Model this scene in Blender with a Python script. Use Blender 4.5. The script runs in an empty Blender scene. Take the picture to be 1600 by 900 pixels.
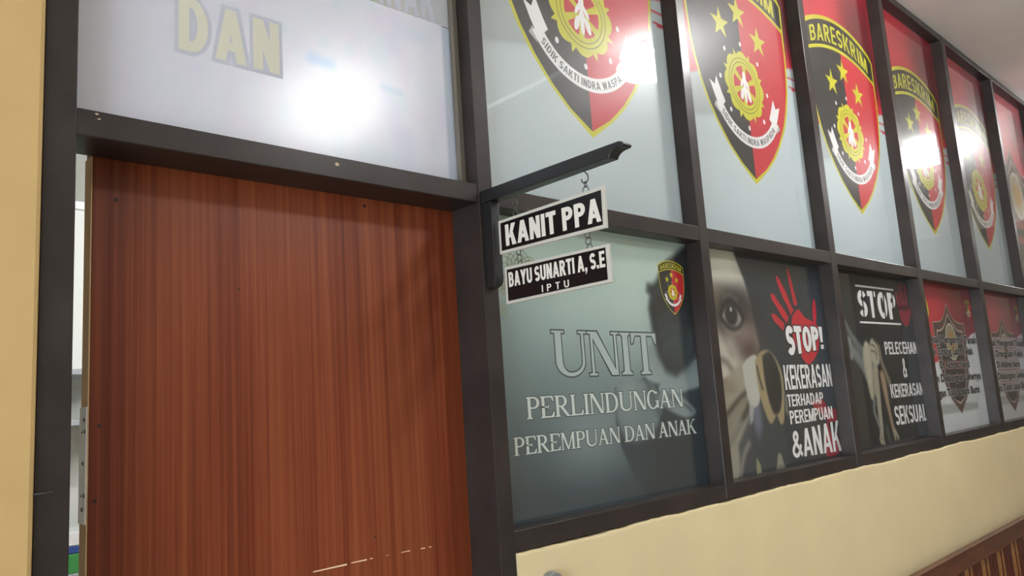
import bpy, math, random
import numpy as np
from mathutils import Vector, Matrix

sc = bpy.context.scene
COL = sc.collection
PI = math.pi
rnd = random.Random(7)

# ------------------------------------------------------------------ camera
CAM_POS = Vector((0.0, -1.3, 1.55))
YAW, PITCH, ROLL = (math.radians(a) for a in (43.58223, 8.55682, -3.84460))
cam_d = bpy.data.cameras.new('camera')
cam = bpy.data.objects.new('camera', cam_d)
COL.objects.link(cam)
sc.camera = cam
cam_d.sensor_width = 36.0
cam_d.lens = 1204.273 / 1600 * 36.0
cam_d.clip_start = 0.02
fw = Vector((math.sin(YAW) * math.cos(PITCH), math.cos(YAW) * math.cos(PITCH), math.sin(PITCH)))
r0 = Vector((math.cos(YAW), -math.sin(YAW), 0))
u0 = r0.cross(fw)
rt = math.cos(ROLL) * r0 + math.sin(ROLL) * u0
up = -math.sin(ROLL) * r0 + math.cos(ROLL) * u0
cam.matrix_world = Matrix(((rt.x, up.x, -fw.x, CAM_POS.x), (rt.y, up.y, -fw.y, CAM_POS.y),
                           (rt.z, up.z, -fw.z, CAM_POS.z), (0, 0, 0, 1)))

# ------------------------------------------------------------------ light and exposure
sc.view_settings.view_transform = 'Standard'
sc.view_settings.look = 'None'
sc.view_settings.gamma = 1.0
sc.view_settings.use_curve_mapping = False
sc.view_settings.exposure = 0.06
sc.cycles.use_denoising = True
sc.cycles.max_bounces = 10
sc.cycles.transparent_max_bounces = 24
sc.cycles.sample_clamp_indirect = 6.0
sc.cycles.blur_glossy = 0.3
world = bpy.data.worlds.new('world')
sc.world = world
world.use_nodes = True
world.node_tree.nodes['Background'].inputs[0].default_value = (0.9, 0.95, 1.0, 1)
world.node_tree.nodes['Background'].inputs[1].default_value = 0.05
LAMP = 90.0               # radiance of the opal ceiling lamps in the corridor
TUBE = 330.0               # radiance of the tube lamp in the office
FILL_WEST = 10.5               # radiance of the fill panel added on the unseen west wall
CEIL_Z = 3.519
LAMPS = [(3.47, -0.99), (6.98, -0.74), (2.30, -2.47), (11.55, -0.36)]   # corridor ceiling lamps; the last is added fill, out of view

# ------------------------------------------------------------------ helpers
def lin(c):
    return tuple((x / 12.92 if x <= 0.04045 else ((x + 0.055) / 1.055) ** 2.4) for x in c[:3])

def mat(name, rgb, rough=0.6, spec=0.5, metal=0.0, noise=0.0, nscale=8.0, bump=0.0, bscale=60.0, emit=0.0):
    m = bpy.data.materials.new(name)
    m.use_nodes = True
    nt = m.node_tree
    b = nt.nodes['Principled BSDF']
    c = lin(rgb)
    b.inputs['Base Color'].default_value = (*c, 1)
    b.inputs['Roughness'].default_value = rough
    b.inputs['Specular IOR Level'].default_value = spec
    b.inputs['Metallic'].default_value = metal
    if emit:
        b.inputs['Emission Color'].default_value = (*c, 1)
        b.inputs['Emission Strength'].default_value = emit
    if noise or bump:
        tc = nt.nodes.new('ShaderNodeTexCoord')
    if noise:
        n = nt.nodes.new('ShaderNodeTexNoise')
        n.inputs['Scale'].default_value = nscale
        n.inputs['Detail'].default_value = 5
        nt.links.new(tc.outputs['Object'], n.inputs['Vector'])
        r = nt.nodes.new('ShaderNodeValToRGB')
        r.color_ramp.elements[0].position = 0.3
        r.color_ramp.elements[1].position = 0.7
        r.color_ramp.elements[0].color = (*[x * (1 - noise) for x in c], 1)
        r.color_ramp.elements[1].color = (*[min(1, x * (1 + noise)) for x in c], 1)
        nt.links.new(n.outputs['Fac'], r.inputs['Fac'])
        nt.links.new(r.outputs['Color'], b.inputs['Base Color'])
    if bump:
        n2 = nt.nodes.new('ShaderNodeTexNoise')
        n2.inputs['Scale'].default_value = bscale
        n2.inputs['Detail'].default_value = 3
        nt.links.new(tc.outputs['Object'], n2.inputs['Vector'])
        bp = nt.nodes.new('ShaderNodeBump')
        bp.inputs['Strength'].default_value = bump
        bp.inputs['Distance'].default_value = 0.004
        nt.links.new(n2.outputs['Fac'], bp.inputs['Height'])
        nt.links.new(bp.outputs['Normal'], b.inputs['Normal'])
    return m

def wood_mat(name, dark, mid, light, rough, sx=55.0, sz=0.8, spec=0.5):
    m = bpy.data.materials.new(name)
    m.use_nodes = True
    nt = m.node_tree
    b = nt.nodes['Principled BSDF']
    tc = nt.nodes.new('ShaderNodeTexCoord')
    def stripes(scale, det):
        mp = nt.nodes.new('ShaderNodeMapping')
        mp.inputs['Scale'].default_value = scale
        nt.links.new(tc.outputs['Object'], mp.inputs['Vector'])
        n = nt.nodes.new('ShaderNodeTexNoise')
        n.inputs['Scale'].default_value = 1.0
        n.inputs['Detail'].default_value = det
        n.inputs['Roughness'].default_value = 0.65
        nt.links.new(mp.outputs['Vector'], n.inputs['Vector'])
        return n
    a = stripes((sx, sx, sz), 4)
    w = stripes((sx * 0.16, sx * 0.16, sz * 0.5), 2)
    mx = nt.nodes.new('ShaderNodeMath'); mx.operation = 'MULTIPLY_ADD'
    mx.inputs[1].default_value = 0.62
    nt.links.new(a.outputs['Fac'], mx.inputs[0])
    m2 = nt.nodes.new('ShaderNodeMath'); m2.operation = 'MULTIPLY'
    m2.inputs[1].default_value = 0.38
    nt.links.new(w.outputs['Fac'], m2.inputs[0])
    nt.links.new(m2.outputs[0], mx.inputs[2])
    r = nt.nodes.new('ShaderNodeValToRGB')
    r.color_ramp.elements[0].position = 0.36
    r.color_ramp.elements[0].color = (*lin(dark), 1)
    r.color_ramp.elements[1].position = 0.64
    r.color_ramp.elements[1].color = (*lin(light), 1)
    e = r.color_ramp.elements.new(0.5)
    e.color = (*lin(mid), 1)
    nt.links.new(mx.outputs[0], r.inputs['Fac'])
    nt.links.new(r.outputs['Color'], b.inputs['Base Color'])
    b.inputs['Roughness'].default_value = rough
    b.inputs['Specular IOR Level'].default_value = spec
    return m

def glass_mat(name, f0=0.105, haze=0.18):
    """clear pane: see-through with angle-dependent mirror reflection and a little dusty haze"""
    m = bpy.data.materials.new(name)
    m.use_nodes = True
    nt = m.node_tree
    nt.nodes.clear()
    out = nt.nodes.new('ShaderNodeOutputMaterial')
    tr = nt.nodes.new('ShaderNodeBsdfTransparent')
    g1 = nt.nodes.new('ShaderNodeBsdfGlossy'); g1.inputs['Roughness'].default_value = 0.02
    g2 = nt.nodes.new('ShaderNodeBsdfGlossy'); g2.inputs['Roughness'].default_value = 0.32
    gm = nt.nodes.new('ShaderNodeMixShader'); gm.inputs[0].default_value = haze
    nt.links.new(g1.outputs[0], gm.inputs[1]); nt.links.new(g2.outputs[0], gm.inputs[2])
    geo = nt.nodes.new('ShaderNodeNewGeometry')
    dot = nt.nodes.new('ShaderNodeVectorMath'); dot.operation = 'DOT_PRODUCT'
    nt.links.new(geo.outputs['Normal'], dot.inputs[0]); nt.links.new(geo.outputs['Incoming'], dot.inputs[1])
    ab = nt.nodes.new('ShaderNodeMath'); ab.operation = 'ABSOLUTE'
    nt.links.new(dot.outputs['Value'], ab.inputs[0])
    one = nt.nodes.new('ShaderNodeMath'); one.operation = 'SUBTRACT'; one.inputs[0].default_value = 1.0
    nt.links.new(ab.outputs[0], one.inputs[1])
    pw = nt.nodes.new('ShaderNodeMath'); pw.operation = 'POWER'; pw.inputs[1].default_value = 5.0
    nt.links.new(one.outputs[0], pw.inputs[0])
    ma = nt.nodes.new('ShaderNodeMath'); ma.operation = 'MULTIPLY_ADD'
    ma.inputs[1].default_value = 1 - f0; ma.inputs[2].default_value = f0
    nt.links.new(pw.outputs[0], ma.inputs[0])
    mx = nt.nodes.new('ShaderNodeMixShader')
    nt.links.new(ma.outputs[0], mx.inputs[0])
    nt.links.new(tr.outputs[0], mx.inputs[1]); nt.links.new(gm.outputs[0], mx.inputs[2])
    nt.links.new(mx.outputs[0], out.inputs['Surface'])
    return m

def vcol_mat(name, rough=0.7, spec=0.2):
    m = bpy.data.materials.new(name)
    m.use_nodes = True
    nt = m.node_tree
    b = nt.nodes['Principled BSDF']
    at = nt.nodes.new('ShaderNodeAttribute'); at.attribute_name = 'print'
    nt.links.new(at.outputs['Color'], b.inputs['Base Color'])
    b.inputs['Roughness'].default_value = rough
    b.inputs['Specular IOR Level'].default_value = spec
    return m

class MB:
    """collects faces, builds ONE mesh object"""
    def __init__(s):
        s.v, s.f, s.mi = [], [], []
    def add(s, verts, faces, mi=0):
        o = len(s.v)
        s.v += [tuple(p) for p in verts]
        for f in faces:
            s.f.append([i + o for i in f]); s.mi.append(mi)
    def box(s, a, b, mi=0, bev=0.0):
        x0, y0, z0 = a; x1, y1, z1 = b
        if bev <= 0:
            s.add([(x0, y0, z0), (x1, y0, z0), (x1, y1, z0), (x0, y1, z0), (x0, y0, z1), (x1, y0, z1), (x1, y1, z1), (x0, y1, z1)],
                  [(0, 3, 2, 1), (4, 5, 6, 7), (0, 1, 5, 4), (1, 2, 6, 5), (2, 3, 7, 6), (3, 0, 4, 7)], mi)
            return
        import bmesh
        bm = bmesh.new()
        bmesh.ops.create_cube(bm, size=1.0)
        for v in bm.verts:
            v.co = Vector((x0 + (v.co.x + .5) * (x1 - x0), y0 + (v.co.y + .5) * (y1 - y0), z0 + (v.co.z + .5) * (z1 - z0)))
        bmesh.ops.bevel(bm, geom=list(bm.edges), offset=bev, segments=2, profile=0.5, affect='EDGES')
        bm.verts.index_update()
        s.add([v.co[:] for v in bm.verts], [[v.index for v in f.verts] for f in bm.faces], mi)
        bm.free()
    def prism(s, pts, axis, a, b, mi=0):
        """polygon pts (2-D) extruded along axis from a to b"""
        n = len(pts)
        def P(p, t):
            if axis == 'x': return (t, p[0], p[1])
            if axis == 'y': return (p[0], t, p[1])
            return (p[0], p[1], t)
        vs = [P(p, a) for p in pts] + [P(p, b) for p in pts]
        fs = [list(range(n))[::-1], [i + n for i in range(n)]]
        fs += [(i, (i + 1) % n, (i + 1) % n + n, i + n) for i in range(n)]
        s.add(vs, fs, mi)
    def tube(s, pts, r, seg=8, closed=False, mi=0):
        pts = [Vector(p) for p in pts]
        n = len(pts)
        rings = []
        nrm = None
        for i, p in enumerate(pts):
            if closed:
                t = pts[(i + 1) % n] - pts[i - 1]
            else:
                t = pts[min(i + 1, n - 1)] - pts[max(i - 1, 0)]
            t.normalize()
            if nrm is None:
                nrm = t.orthogonal().normalized()
            nrm = (nrm - t * nrm.dot(t)).normalized()
            bn = t.cross(nrm)
            rings.append([p + r * (math.cos(2 * PI * k / seg) * nrm + math.sin(2 * PI * k / seg) * bn) for k in range(seg)])
        vs = [v for rg in rings for v in rg]
        fs = []
        for i in range(n if closed else n - 1):
            j = (i + 1) % n
            for k in range(seg):
                fs.append((i * seg + k, i * seg + (k + 1) % seg, j * seg + (k + 1) % seg, j * seg + k))
        if not closed:
            fs.append(list(range(seg))[::-1]); fs.append([(n - 1) * seg + k for k in range(seg)])
        s.add(vs, fs, mi)
    def lathe(s, prof, c, seg=24, mi=0):
        vs, fs = [], []
        for r, z in prof:
            for k in range(seg):
                a = 2 * PI * k / seg
                vs.append((c[0] + r * math.cos(a), c[1] + r * math.sin(a), c[2] + z))
        for i in range(len(prof) - 1):
            for k in range(seg):
                fs.append((i * seg + k, i * seg + (k + 1) % seg, (i + 1) * seg + (k + 1) % seg, (i + 1) * seg + k))
        fs.append(list(range(seg))[::-1]); fs.append([(len(prof) - 1) * seg + k for k in range(seg)])
        s.add(vs, fs, mi)
    def build(s, name, mats, parent=None, loc=(0, 0, 0), smooth=False):
        me = bpy.data.meshes.new(name)
        me.from_pydata(s.v, [], s.f)
        for m in (mats if isinstance(mats, (list, tuple)) else [mats]):
            me.materials.append(m)
        me.polygons.foreach_set('material_index', s.mi)
        if smooth:
            me.polygons.foreach_set('use_smooth', [True] * len(me.polygons))
        me.update()
        o = bpy.data.objects.new(name, me)
        COL.objects.link(o)
        o.location = loc
        if parent is not None:
            o.parent = parent
        return o

def empty(name, loc):
    o = bpy.data.objects.new(name, None)
    o.empty_display_size = 0.05
    COL.objects.link(o); o.location = loc
    return o

def tag(o, label, cat, group=None):
    o['label'] = label; o['category'] = cat
    if group: o['group'] = group
    return o

def struct(o):
    o['kind'] = 'structure'
    return o

def fit(o, i):
    """a sheet fills its opening, its edges let a hair into the frame"""
    hi = o.location.z > Z_TB
    o.scale.x = (POSTS[i + 1][0] - POSTS[i][1] + .0008) / .864
    o.scale.z = ((Z_CB - Z_TT) / 1.419 if hi else (Z_TB - Z_ST) / .740) * 1.0004
    o.location.x = POSTS[i][1] - .0004
    return o

def dup(root, loc, label):
    r = root.copy(); COL.objects.link(r); r.location = loc; r['label'] = label
    for ch in list(root.children):
        c = ch.copy(); COL.objects.link(c); c.parent = r
        for g in list(ch.children):
            d = g.copy(); COL.objects.link(d); d.parent = c
    return r

# ------------------------------------------------------------------ materials
M_frame = mat('dark_brown_paint', (0.19, 0.165, 0.156), rough=0.42, spec=0.15, noise=0.25, nscale=9, bump=0.12, bscale=30)
M_frame.node_tree.nodes['Principled BSDF'].inputs['Coat Weight'].default_value = 0.25
M_frame.node_tree.nodes['Principled BSDF'].inputs['Coat Roughness'].default_value = 0.2
M_wall = mat('cream_wall_paint', (0.83, 0.765, 0.61), rough=0.75, spec=0.25, noise=0.05, nscale=3, bump=0.25, bscale=25)
M_wall_l = mat('tan_wall_paint', (0.755, 0.635, 0.43), rough=0.7, spec=0.3, noise=0.06, nscale=5, bump=0.3, bscale=14)
M_pale = mat('pale_wall_paint', (0.86, 0.87, 0.85), rough=0.8, spec=0.2)
M_pale_east = mat('grey_wall_paint', (0.50, 0.49, 0.46), rough=0.8, spec=0.2)
M_back = mat('beige_grey_wall_paint', (0.68, 0.665, 0.62), rough=0.8, spec=0.2)
M_chip = mat('bare_plaster_chip', (.72, .66, .54), rough=.8)
M_ceil = mat('ceiling_paint', (0.87, 0.86, 0.85), rough=0.85, spec=0.2, noise=0.05, nscale=2.5)
M_floor = mat('floor_tile', (0.62, 0.58, 0.52), rough=0.35, noise=0.08, nscale=4)
M_door = wood_mat('door_veneer', (0.35, 0.135, 0.07), (0.455, 0.215, 0.12), (0.53, 0.285, 0.165), 0.36, sx=80, sz=0.7, spec=0.3)
M_dooredge = mat('pale_wood_edge', (0.78, 0.65, 0.48), rough=0.6, noise=0.08, nscale=30)
M_white = mat('white_enamel', (0.90, 0.91, 0.92), rough=0.35)
M_screw = mat('screw_metal', (0.30, 0.30, 0.31), rough=0.4, metal=0.8)
M_scratch = mat('bare_scratch', (0.92, 0.80, 0.68), rough=0.7)
M_iron = mat('black_iron', (0.115, 0.12, 0.125), rough=0.34, spec=0.5)
M_wire = mat('dark_wire', (0.32, 0.32, 0.31), rough=0.35, metal=0.7)
M_plate = mat('silver_sign_edge', (0.74, 0.73, 0.70), rough=0.45)
M_black = mat('black_sign_face', (0.055, 0.045, 0.055), rough=0.3)
M_silver = mat('silver_letter', (0.84, 0.83, 0.80), rough=0.45)
M_glass = glass_mat('pane_glass')
M_print = vcol_mat('poster_print')
M_benchrail = wood_mat('bench_wood', (0.25, 0.12, 0.07), (0.33, 0.18, 0.10), (0.40, 0.24, 0.14), 0.4, sx=6, sz=30)
M_slat1 = mat('slat_dark', (0.33, 0.14, 0.09), rough=0.4, noise=0.2, nscale=20)
M_slat2 = mat('slat_light', (0.60, 0.42, 0.24), rough=0.45, noise=0.15, nscale=20)
M_grey = mat('grey_plastic', (0.50, 0.51, 0.50), rough=0.4)
M_bulb = mat('opal_glow', (1.0, 1.0, 1.0), emit=LAMP)
M_tube = mat('tube_glow', (1.0, 1.0, 1.0), emit=TUBE)
M_blue = mat('blue_card', (0.16, 0.28, 0.55), rough=0.5)
M_green = mat('green_card', (0.22, 0.55, 0.28), rough=0.5)
M_shelf = mat('grey_shelf_steel', (0.62, 0.64, 0.66), rough=0.4)
def ink(name, rgb):
    return mat('ink_' + name, rgb, rough=0.7, spec=0.2)
I_yellow = ink('yellow', (0.84, 0.83, 0.13)); I_black = ink('black', (0.13, 0.13, 0.14)); I_red = ink('red', (0.80, 0.12, 0.20))
I_white = ink('white', (0.98, 0.98, 0.98)); I_grey = ink('grey', (0.36, 0.37, 0.39)); I_gold = ink('gold', (0.80, 0.70, 0.20))
I_crim = ink('crimson', (0.78, 0.12, 0.20)); I_slate = ink('slate', (0.28, 0.33, 0.34)); I_pale = ink('pale', (0.86, 0.90, 0.88))
I_dkred = ink('dark_red', (0.55, 0.10, 0.16)); I_maroon = ink('maroon', (0.38, 0.26, 0.25)); I_cream = ink('cream', (0.82, 0.74, 0.70))
I_olive = ink('olive_line', (0.50, 0.49, 0.08)); I_silv = ink('silver', (0.74, 0.76, 0.75)); I_tan = ink('tan_text', (0.79, 0.78, 0.72))
I_lav = ink('lavender_grey', (0.71, 0.715, 0.765)); I_orn = ink('ornament', (0.66, 0.70, 0.58))

# ------------------------------------------------------------------ the setting
JL, JR = 0.2685, 0.3147
POSTS = [(1.149, 1.194), (2.0587, 2.1047), (2.974, 3.0245), (3.898, 3.950), (4.818, 4.882), (5.7556, 5.798), (6.672, 6.718), (7.59, 7.636)]
Z_SB, Z_ST = 1.2267, 1.2719          # bottom rail
Z_TB, Z_TT = 2.0130, 2.0606          # transom
Z_CB = 3.4806                        # top rail underside
FD = 0.10                            # frame depth
XE = POSTS[-1][1]

def wall_piece(name, a, b, m, bev=0.0):
    mb = MB(); mb.box(a, b, bev=bev)
    return struct(mb.build(name, m))

mb = MB(); mb.box((-3.1, -0.008, 0), (JL - 0.001, 0.12, CEIL_Z + 0.1), bev=0.007)
wl = struct(mb.build('wall_left', M_wall_l))
mb = MB(); mb.tube([(.266, -.004, 1.4685), (.277, -.014, 1.4692), (.289, -.017, 1.4698)], .0012, 8)
mb.build('bent_nail', M_screw, wl)
# wall under the windows, its top edge daubed unevenly over the bottom rail
mb = MB()
n = 260
x0, x1 = POSTS[0][1] + 0.001, 12.0
top, bot = [], []
prev = 0
for i in range(n + 1):
    t = i / n
    x = x0 + (XE - x0) * t
    prev = 0.75 * prev + rnd.uniform(-0.0022, 0.0022)
    top.append((x, Z_SB - 0.001 + max(-0.004, min(0.005, prev))))
pts = [(x0, 0.0)] + top + [(XE, 0.0)]
vs = [(x, -0.003, z) for x, z in top] + [(x, 0.004, z) for x, z in top] + [(x, -0.005, z - 0.006) for x, z in top] + [(x, -0.005, 0) for x, z in top] + [(x, 0.12, Z_SB - 0.004) for x, z in top] + [(x, 0.12, 0) for x, z in top]
N = n + 1
fs = []
for i in range(n):
    fs += [(2 * N + i, 2 * N + i + 1, i + 1, i), (i, i + 1, N + i + 1, N + i), (3 * N + i, 3 * N + i + 1, 2 * N + i + 1, 2 * N + i),
           (N + i, N + i + 1, 4 * N + i + 1, 4 * N + i), (4 * N + i, 4 * N + i + 1, 5 * N + i + 1, 5 * N + i)]
fs.append((0, N, 4 * N, 5 * N, 3 * N, 2 * N))
mb.add(vs, fs)
struct(mb.build('wall_front', M_wall))
wall_piece('wall_front_end', (XE + 0.001, -0.005, 0), (12.0, 0.12, CEIL_Z + 0.1), M_wall)
wall_piece('wall_back', (-3.1, -3.72, 0), (12.0, -3.6, CEIL_Z + 0.1), M_back)
wall_piece('wall_west', (-3.22, -3.72, 0), (-3.1, 0.12, CEIL_Z + 0.1), M_pale)
wall_piece('wall_east', (12.0, -3.72, 0), (12.12, 0.12, CEIL_Z + 0.1), M_pale_east)
mb = MB(); mb.box((-3.0995, -3.2, 0.35), (-3.085, -0.7, 2.45))
west = struct(mb.build('window_west', mat('daylight_glass', (.93, .97, 1.0), emit=FILL_WEST)))  # glowing framed panel added out of view, soft fill light from the left
mb = MB()
for a, b in (((-3.0995, -3.28, .27), (-3.05, -3.2, 2.53)), ((-3.0995, -.7, .27), (-3.05, -.62, 2.53)), ((-3.0995, -3.2, .27), (-3.05, -.7, .35)), ((-3.0995, -3.2, 2.45), (-3.05, -.7, 2.53)), ((-3.0845, -1.97, .35), (-3.05, -1.93, 2.45))):
    mb.box(a, b, bev=.004)
mb.build('window_frame', M_frame, west)
wall_piece('ceiling', (-3.22, -3.72, CEIL_Z), (12.12, 0.12, CEIL_Z + 0.1), M_ceil)
wall_piece('floor', (-3.22, -3.72, -0.1), (12.12, 3.72, 0), M_floor)
# office behind the door
wall_piece('wall_office_back', (-1.3, 3.6, 0), (6.0, 3.72, 3.6), M_pale)
wall_piece('wall_office_left', (-1.42, 0.12, 0), (-1.3, 3.72, 3.3), M_pale)
wall_piece('wall_office_right', (6.0, 0.12, 0), (6.12, 3.72, 3.3), M_pale)
wall_piece('ceiling_office', (-1.3, 0.125, 2.885), (6.0, 3.599, 2.95), M_pale)
wall_piece('trim_office', (-1.3, 3.56, 2.84), (6.0, 3.599, 2.884), M_white)

# timber frame of the door and windows
tn = [0]
def trim(a, b, bev=0.002):
    tn[0] += 1
    mb = MB(); mb.box(a, b, bev=bev)
    return struct(mb.build('trim_%d' % tn[0], M_frame))
trim((JL, 0.0, 0), (JR, FD, CEIL_Z - 0.001))
for k, (a, b) in enumerate(POSTS):
    trim((a, -0.0012, 0 if k == 0 else Z_SB + 0.002), (b, FD, CEIL_Z - 0.001))
lintel = trim((JR, 0.0, Z_TB + 0.003), (POSTS[0][0], FD, Z_TT))             # lintel over the door
rc = random.Random(4)
for (cx, cz, r) in ((.780, 2.045, .0065), (.3465, 2.0473, .0025), (.343, 2.055, .003)):
    mb = MB()
    k = 11
    pts = [(cx + r * rc.uniform(.5, 1.25) * math.cos(2 * PI * i / k), -.0006, cz + .6 * r * rc.uniform(.4, 1.2) * math.sin(2 * PI * i / k)) for i in range(k)]
    mb.add(pts + [(x, .0012, z) for x, y, z in pts], [list(range(k))] + [(i, i + k, (i + 1) % k + k, (i + 1) % k) for i in range(k)])
    mb.build('paint_chip', M_chip, lintel)
for (a, b), (c, d) in zip(POSTS[:-1], POSTS[1:]):
    trim((b, 0.0, Z_TB), (c, FD, Z_TT))
    trim((b, 0.0, Z_SB), (c, FD, Z_ST))
    trim((b, 0.0, Z_CB), (c, FD, CEIL_Z - 0.001))
trim((JR, 0.0, Z_CB), (POSTS[0][0], FD, CEIL_Z - 0.001))
# panes
wn = [0]
GY = 0.050
def pane(x0, x1, z0, z1):
    wn[0] += 1
    mb = MB(); mb.box((x0 - .0002, GY, z0 - .0002), (x1 + .0002, GY + 0.004, z1 + .0002))
    return struct(mb.build('window_%d' % wn[0], M_glass))
pane(JR, POSTS[0][0], Z_TT, Z_CB)
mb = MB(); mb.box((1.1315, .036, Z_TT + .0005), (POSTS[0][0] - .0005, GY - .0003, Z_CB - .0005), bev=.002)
struct(mb.build('trim_bead', mat('tan_bead', (.40, .37, .33), rough=.5)))  # added strip, coloured as the post reveal's reflection in the pane
for (a, b), (c, d) in zip(POSTS[:-1], POSTS[1:]):
    pane(b, c, Z_ST, Z_TB)
    pane(b, c, Z_TT, Z_CB)

# door leaf, closed against the back of the frame with a gap at its latch edge
DX0, DX1, DY0, DY1, DZ1 = 0.3625, 1.172, 0.1015, 0.1395, 2.045
mb = MB(); mb.box((DX0 + 0.0025, DY0, 0.01), (DX1, DY1, DZ1), bev=0.001)
door = struct(mb.build('door_1', M_door))
mb = MB(); mb.box((DX0, DY0 + 0.0005, 0.01), (DX0 + 0.0022, DY1 - 0.0005, DZ1 - 0.027))
mb.build('edge_strip', M_dooredge, door)
mb = MB(); mb.box((DX0 - 0.0022, DY0 + 0.0005, 1.405), (DX0 - 0.0002, DY1 + 0.0, 1.592), bev=0.0006)
plate = mb.build('edge_plate', M_white, door)
for (yy, zz) in ((0.112, 1.571), (0.106, 1.552), (0.123, 1.551), (0.115, 1.501), (0.106, 1.450), (0.123, 1.449), (0.117, 1.428)):
    mb = MB()
    r = 0.0032 if yy != 0.123 else 0.0016
    mb.tube([(DX0 - 0.0034, yy, zz), (DX0 - 0.0020, yy, zz)], r, 12)
    mb.build('screw', M_screw, plate)
# scratch scored across the veneer
mb = MB()
for (xa, xb, za, zb, w) in ((0.758, 0.832, 1.2575, 1.2585, 0.0016), (0.842, 0.878, 1.2588, 1.2593, 0.0014), (0.885, 0.892, 1.2593, 1.2594, 0.001),
                            (0.925, 0.93, 1.2590, 1.2590, 0.0006), (0.962, 0.985, 1.2585, 1.2583, 0.0009), (1.012, 1.024, 1.2575, 1.2573, 0.0012), (1.034, 1.041, 1.2570, 1.2568, 0.0011)):
    mb.add([(xa, DY0 - .0004, za - w * .2), (xb, DY0 - .0004, zb - w), (xb, DY0 - .0004, zb + w), (xa, DY0 - .0004, za + w)], [(0, 1, 2, 3)])
mb.build('scratch', M_scratch, door)
mb = MB()
for (x, z, r) in ((0.402, 1.945, .0035), (0.905, 2.000, .004), (0.38, 1.56, .003), (0.375, 1.44, .003), (0.62, 1.80, .0022), (0.90, 1.30, .002)):
    mb.tube([(x, DY0 - .0005, z), (x, DY0 + .002, z)], r, 10)
mb.build('nail_hole', mat('nail_dark', (0.12, 0.06, 0.05)), door)

# ------------------------------------------------------------------ lettering made of strokes
def catmull(p, n=8):
    q = [p[0]] + list(p) + [p[-1]]
    out = []
    for i in range(1, len(q) - 2):
        a, b, c, d = q[i - 1], q[i], q[i + 1], q[i + 2]
        for k in range(n):
            t = k / n
            out.append(tuple(0.5 * ((2 * b[j]) + (-a[j] + c[j]) * t + (2 * a[j] - 5 * b[j] + 4 * c[j] - d[j]) * t * t + (-a[j] + 3 * b[j] - 3 * c[j] + d[j]) * t ** 3) for j in (0, 1)))
    out.append(tuple(p[-1]))
    return out

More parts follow.
